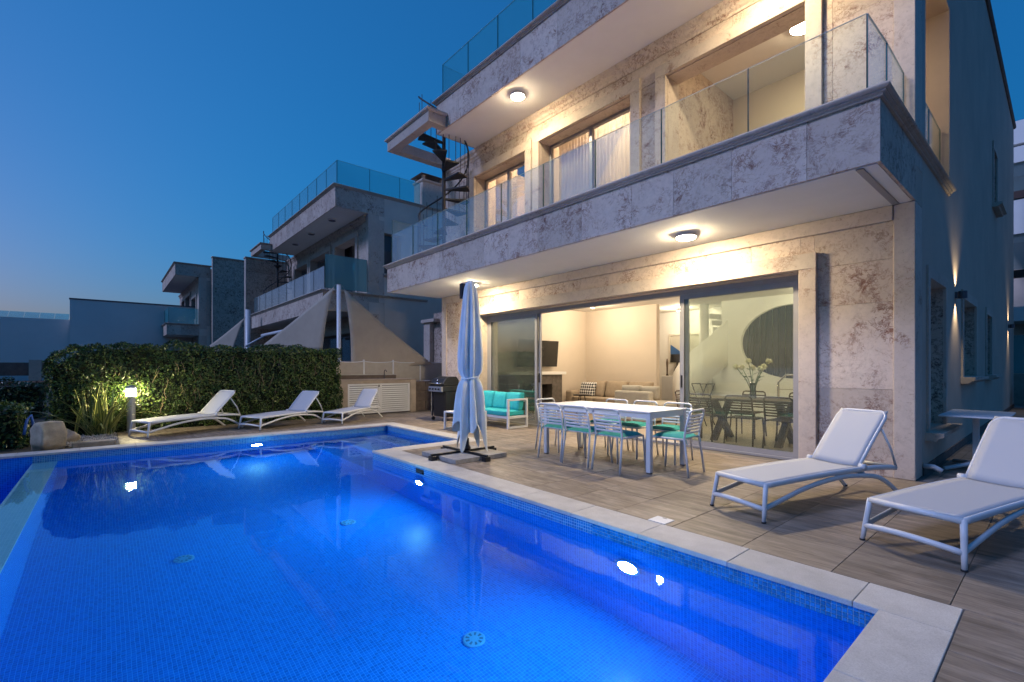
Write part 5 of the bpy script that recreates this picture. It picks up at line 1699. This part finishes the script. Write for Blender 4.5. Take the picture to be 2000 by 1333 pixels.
for k in range(3):
    pillow(-9.18 + .74 * k, -8.46 + .74 * k, 10.12, 10.85, .30, .46, 'seat_cushion', 'sofa_beige', sf, puff=.4)
    pillow(-9.16 + .74 * k, -8.47 + .74 * k, 10.62, 10.88, .44, .90, 'back_cushion', 'sofa_beige', sf, lean=.25, puff=.7)
bx('return_base', 'sofa_grey', sf, -6.94, -6.0, 9.2, 11.1, .06, .42, bevel=.03)
bx('return_back', 'sofa_grey', sf, -6.9, -5.95, 9.05, 9.25, .06, .74, bevel=.04)
pillow(-6.9, -6.4, 9.3, 9.55, .55, .86, 'back_cushion', 'sofa_grey', sf, puff=.7)
pillow(-6.38, -5.95, 9.3, 9.55, .55, .85, 'back_cushion', 'sofa_grey', sf, puff=.7)
pc = thing('patterned_cushion', 'black and white patterned cushion on the beige sofa', 'cushion', (-9.0, 10.5, .48))
pillow(-9.18, -8.68, 10.42, 10.60, .47, .86, 'cover', 'pattern_cloth', pc, lean=.3, puff=.7)
rt = thing('side_table', 'small round black three-legged side table before the sofa', 'side table', (-8.55, 9.8, 0))
MB().lathe([(.0001, .52), (.22, .52), (.23, .53), (.23, .545), (.0001, .545)], n=28).build('top', 'black_metal', rt, local=True)
for k in range(3):
    a = 2.1 * k + .4
    MB().tube([(.08 * math.cos(a), .08 * math.sin(a), .52), (.2 * math.cos(a), .2 * math.sin(a), .012)], .013, 8).build('leg', 'black_metal', rt, True, local=True)
sb = thing('sideboard', 'white sideboard on slim legs against the hall wall', 'sideboard', (-7.2, 12.9, 0))
bx('cabinet', 'white_in', sb, -7.95, -6.6, 12.75, 13.2, .28, 1.03, bevel=.006)
for k in range(3):
    bx('door', 'white_plastic', sb, -7.94 + .45 * k, -7.505 + .45 * k, 12.735, 12.749, .30, 1.01, bevel=.003)
for x in (-7.9, -6.65):
    for y in (12.8, 13.15):
        bx('leg', 'chrome', sb, x - .015, x + .015, y - .015, y + .015, .013, .28)
bk = thing('log_basket', 'dark open basket of logs below the sideboard', 'basket', (-7.3, 12.3, 0))
bx('crate', 'wood_dark', bk, -7.75, -6.7, 12.2, 12.6, .013, .26, bevel=.01)
for k in range(5):
    MB().tube([(-7.6 + .2 * k, 12.19, .19), (-7.6 + .2 * k, 12.55, .24)], .055, 8).build('log', 'firewood', bk)
tl_ = thing('table_lamp', 'black table lamp with drum shade on the sideboard', 'lamp', (-7.55, 12.95, 1.03))
MB().lathe([(.0001, 0), (.07, 0), (.09, .06), (.085, .18), (.05, .26), (.02, .30), (.015, .42), (.0001, .42)], n=24).build('foot', 'black_metal', tl_, True, local=True)
MB().lathe([(.20, .40), (.19, .64), (.185, .64), (.195, .40)], n=32).build('shade', 'black_metal', tl_, False, local=True)
ob = thing('ornament', 'slim dark figurine beside the black lamp', 'ornament', (-7.85, 12.9, 1.03))
MB().lathe([(.0001, 0), (.045, 0), (.02, .06), (.025, .25), (.035, .40), (.02, .50), (.0001, .52)], n=16).build('figure', 'wood_dark', ob, True, local=True)
pc_ = thing('wall_picture', 'framed picture of a plain blue triangle on a pale ground', 'picture', (-7.4, 13.22, 1.9))
bx('backing', 'picture_pale', pc_, -7.93, -6.9, 13.215, 13.249, 1.52, 2.25)
MB().prism([(-7.92, 1.53), (-7.25, 1.53), (-7.92, 1.98)], 'y', 13.206, 13.214).build('blue_triangle', 'picture_blue', pc_)
for (a, c, d, e) in ((-7.98, -7.931, 1.47, 2.30), (-6.899, -6.85, 1.47, 2.30), (-7.931, -6.899, 1.47, 1.519), (-7.931, -6.899, 2.251, 2.30)):
    bx('frame', 'pic_frame', pc_, a, c, 13.19, 13.249, d, e)
# curved white staircase in the hall
cs = thing('curved_staircase', 'white curved staircase sweeping up in the hall behind the glass', 'staircase', (-6.35, 12.25, 0))
def ribbon():
    cx, cy_, r0 = -6.35, 12.25, .80
    n = 40
    vs = []; fs = []
    for i in range(n + 1):
        f = i / n
        a = R(-150) + R(250) * f
        z = .1 + 2.9 * f
        for (r, zz) in ((r0, z - .28), (r0, z + .85), (r0 - .08, z + .85), (r0 - .08, z - .28)):
            vs.append((cx + r * math.cos(a), cy_ + r * math.sin(a), min(2.97, max(.014, zz))))
    for i in range(n):
        for k in range(4):
            fs.append((4 * i + k, 4 * i + (k + 1) % 4, 4 * i + 4 + (k + 1) % 4, 4 * i + 4 + k))
    fs += [(0, 1, 2, 3), (4 * n, 4 * n + 1, 4 * n + 2, 4 * n + 3)]
    MB().add(vs, fs).build('curved_parapet', 'white_in', cs, True)
    for k in range(14):
        a0 = R(-150) + R(250) * k / 14; a1 = R(-150) + R(250) * (k + 1) / 14; z = .2 + 2.75 * k / 14
        MB().prism([(cx + .25 * math.cos(a0), cy_ + .25 * math.sin(a0)), (cx + .72 * math.cos(a0), cy_ + .72 * math.sin(a0)), (cx + .72 * math.cos(a1), cy_ + .72 * math.sin(a1)), (cx + .25 * math.cos(a1), cy_ + .25 * math.sin(a1))], 'z', z - .12, z).build('tread', 'white_in', cs)
    MB().tube([(cx, cy_, .013), (cx, cy_, 2.97)], .12, 16).build('newel', 'white_in', cs, True)
ribbon()
rw = thing('round_opening_wall', 'white hall partition with a large round opening behind the right glass', 'wall', (-3.7, 12.05, 0))
def round_wall(x0, x1, z0, z1, cx, cz, rx, rz, y0, y1):
    n = 48
    def edge(a):
        c, s_ = math.cos(a), math.sin(a)
        k = min(((x1 - cx) / c if c > 1e-6 else (x0 - cx) / c if c < -1e-6 else 1e9), ((z1 - cz) / s_ if s_ > 1e-6 else (z0 - cz) / s_ if s_ < -1e-6 else 1e9))
        return (cx + c * k, cz + s_ * k)
    corners = [math.atan2(z - cz, x - cx) % (2 * math.pi) for x in (x0, x1) for z in (z0, z1)]
    an = sorted([2 * math.pi * k / n for k in range(n)] + corners)
    vs = []; fs = []; n = len(an)
    for a in an:
        i = (cx + rx * math.cos(a), cz + rz * math.sin(a)); o = edge(a)
        vs += [(i[0], y0, i[1]), (o[0], y0, o[1]), (i[0], y1, i[1]), (o[0], y1, o[1])]
    for k in range(n):
        a, b = 4 * k, 4 * ((k + 1) % n)
        fs += [(a, b, b + 1, a + 1), (a + 2, a + 3, b + 3, b + 2), (a, a + 2, b + 2, b), (a + 1, b + 1, b + 3, a + 3)]
    MB().add(vs, fs).build('partition', 'white_in', rw)
round_wall(-5.75, -1.56, .014, 2.978, -4.12, 1.88, 1.15, .86, 12.0, 12.12)
wb = thing('window_blind', 'dark grey vertical blind over the hall window', 'blind', (-4.4, 13.2, .9))
for k in range(18):
    x = -5.75 + .155 * k
    bx('slat', 'blind', wb, x, x + .14, 13.21 + .01 * (k % 2), 13.225 + .01 * (k % 2), .9, 2.85)
bx('head_rail', 'alu', wb, -5.8, -2.9, 13.19, 13.249, 2.851, 2.92)
hr = thing('handrail', 'metal handrail in the hall behind the right glass door', 'handrail', (-3.4, 11.5, 0))
MB().tube([(-4.1, 11.2, .013), (-4.1, 11.2, .95), (-3.95, 11.2, 1.12), (-2.4, 11.2, 1.12), (-2.4, 11.2, .013)], .025, 10).build('rail', 'chrome', hr, True)
for k in range(3):
    MB().tube([(-4.1, 11.2, .3 + .25 * k), (-2.4, 11.2, .3 + .25 * k)], .008, 6).build('wire', 'chrome', hr)
it = thing('indoor_table', 'dark wooden table inside the right glass door', 'table', (-3.5, 8.3, 0))
bx('top', 'wood_dark', it, -4.35, -2.55, 7.95, 8.80, .71, .75, bevel=.006)
for x in (-4.0, -2.95):
    for q in (-1, 1):
        m = MB(); m.add([(x - .05, 8.375 - q * .32 - .05, .013), (x + .05, 8.375 - q * .32 - .05, .013), (x + .05, 8.375 - q * .32 + .05, .013), (x - .05, 8.375 - q * .32 + .05, .013),
                         (x - .05 + .004 * q, 8.375 + q * .30 - .05, .7095), (x + .05 + .004 * q, 8.375 + q * .30 - .05, .7095), (x + .05 + .004 * q, 8.375 + q * .30 + .05, .7095), (x - .05 + .004 * q, 8.375 + q * .30 + .05, .7095)],
                        [(0, 3, 2, 1), (4, 5, 6, 7), (0, 1, 5, 4), (1, 2, 6, 5), (2, 3, 7, 6), (3, 0, 4, 7)])
        m.build('leg', 'wood_dark', it)
CI0 = make_chair('wood_dark', False)
for i, (x, y, a, lab) in enumerate([(-4.02, 7.86, 0, 'dark slatted indoor chair just behind the glass, left of the table'), (-3.38, 7.84, 3, 'dark slatted indoor chair just behind the glass, middle of the table'),
                                    (-2.78, 7.86, -2, 'dark slatted indoor chair just behind the glass, right of the table'), (-3.80, 8.95, 180, 'dark slatted indoor chair on the far side of the indoor table, left one'),
                                    (-3.0, 8.95, 178, 'dark slatted indoor chair on the far side of the indoor table, right one'), (-4.55, 8.4, -90, 'dark slatted indoor chair at the left end of the indoor table')]):
    c = CI0 if i == 0 else copy_tree(CI0)
    c.location = (x, y, .012); c.rotation_euler = (0, 0, R(a)); c.scale = (1, 1, 1.06)
    c['label'] = lab; c['group'] = 'indoor dining chairs'
va = thing('flower_vase', 'glass vase with cream round flowers on the indoor table', 'vase', (-3.5, 8.45, .751))
MB().lathe([(.0001, 0), (.05, 0), (.055, .02), (.045, .16), (.06, .26), (.057, .26), (.042, .16), (.05, .03), (.0001, .03)], n=24).build('vase', 'vase_glass', va, True, local=True)
fl = random.Random(3)
for k in range(7):
    a = k * .95; rr = .10 + .16 * fl.random(); h = .42 + .22 * fl.random()
    tip = (rr * math.cos(a) * 1.3, rr * math.sin(a), h)
    MB().tube([(0, 0, .05), (tip[0] * .4, tip[1] * .4, h * .6), tip], .006, 6).build('stem', 'stem', va, True, local=True)
    m = MB()
    for q in range(26):
        d = Vector((fl.gauss(0, 1), fl.gauss(0, 1), fl.gauss(.4, 1))).normalized()
        s_ = d.orthogonal().normalized() * .022; w_ = d.cross(s_).normalized() * .022
        c_ = Vector(tip) + d * .045
        m.add([tuple(c_ - s_), tuple(c_ + w_ + d * .006), tuple(c_ + s_), tuple(c_ - w_ + d * .006)], [(0, 1, 2, 3)])
    m.lathe([(.0001, tip[2] - .04), (.035, tip[2] - .015), (.042, tip[2] + .01), (.03, tip[2] + .035), (.0001, tip[2] + .042)], tip[0], tip[1], 12)
    m.build('bloom', 'petal', va, False, local=True)
    for q in range(3):
        f = .45 + .15 * q
        p = Vector((tip[0] * f, tip[1] * f, h * (.25 + f * .7))); d = Vector((math.cos(a + q * 2), math.sin(a + q * 2), .3)) * .09; s_ = Vector((-d.y, d.x, 0)) * .35
        MB().add([tuple(p), tuple(p + d * .5 + s_), tuple(p + d), tuple(p + d * .5 - s_)], [(0, 1, 2, 3)]).build('leaf', 'leaf', va, local=True)
ts = thing('tray_stand', 'small folding black tray stand in the hall', 'stand', (-5.2, 10.0, 0))
for s_ in (-1, 1):
    for y in (-.18, .18):
        MB().tube([(s_ * .17, y, .012), (-s_ * .17, y, .92)], .011, 8).build('leg', 'black_metal', ts, True, local=True)
    MB().tube([(s_ * .17, -.18, .92), (s_ * .17, .18, .92)], .011, 8).build('rail', 'black_metal', ts, True, local=True)
MB().tube([(-.17, -.18, .92), (.17, -.18, .92)], .008, 8).build('strap', 'black_metal', ts, True, local=True)

def spot(x, y, z, label, power, col=(1.0, .82, .58)):
    t = thing('ceiling_spot', label, 'spotlight', (x, y, z), 0, 'ceiling spotlights in the villa')
    MB().lathe([(.045, 0), (.045, -.09), (.04, -.09), (.04, 0)], n=20).build('housing', 'white_metal', t, local=True)
    MB().lathe([(.0001, -.094), (.038, -.088), (.038, -.08), (.0001, -.08)], n=20).build('bulb', 'lamp_room', t, local=True)
    l = bpy.data.lights.new('spot_light', 'POINT'); l.energy = power; l.color = col; l.shadow_soft_size = .06
    lo = bpy.data.objects.new('spot_light', l); COL.objects.link(lo); lo.parent = t; lo.location = (0, 0, -.17)
PW = LAMPS['room']
spot(-8.35, 10.02, 2.98, 'lit ceiling spotlight over the beige sofa', PW * 6)
spot(-7.2, 9.0, 2.98, 'lit ceiling spotlight in the middle of the living room', PW * 6)
spot(-5.4, 8.6, 2.98, 'lit ceiling spotlight near the mullion of the right glass door', PW * 6)
spot(-2.9, 8.8, 2.98, 'lit ceiling spotlight over the indoor dining table', PW * 5)
spot(-7.2, 12.4, 2.98, 'lit ceiling spotlight in the hall above the sideboard', PW * 5)
spot(-3.2, 11.6, 2.98, 'lit ceiling spotlight by the curved staircase', PW * 5)
spot(-5.8, 8.2, 6.45, 'warm ceiling spotlight in the upper bedroom with the wide window', PW * 20, (1, .72, .46))
spot(-8.6, 8.2, 6.45, 'warm ceiling spotlight in the upper room with the smaller window', PW * 16, (1, .68, .42))
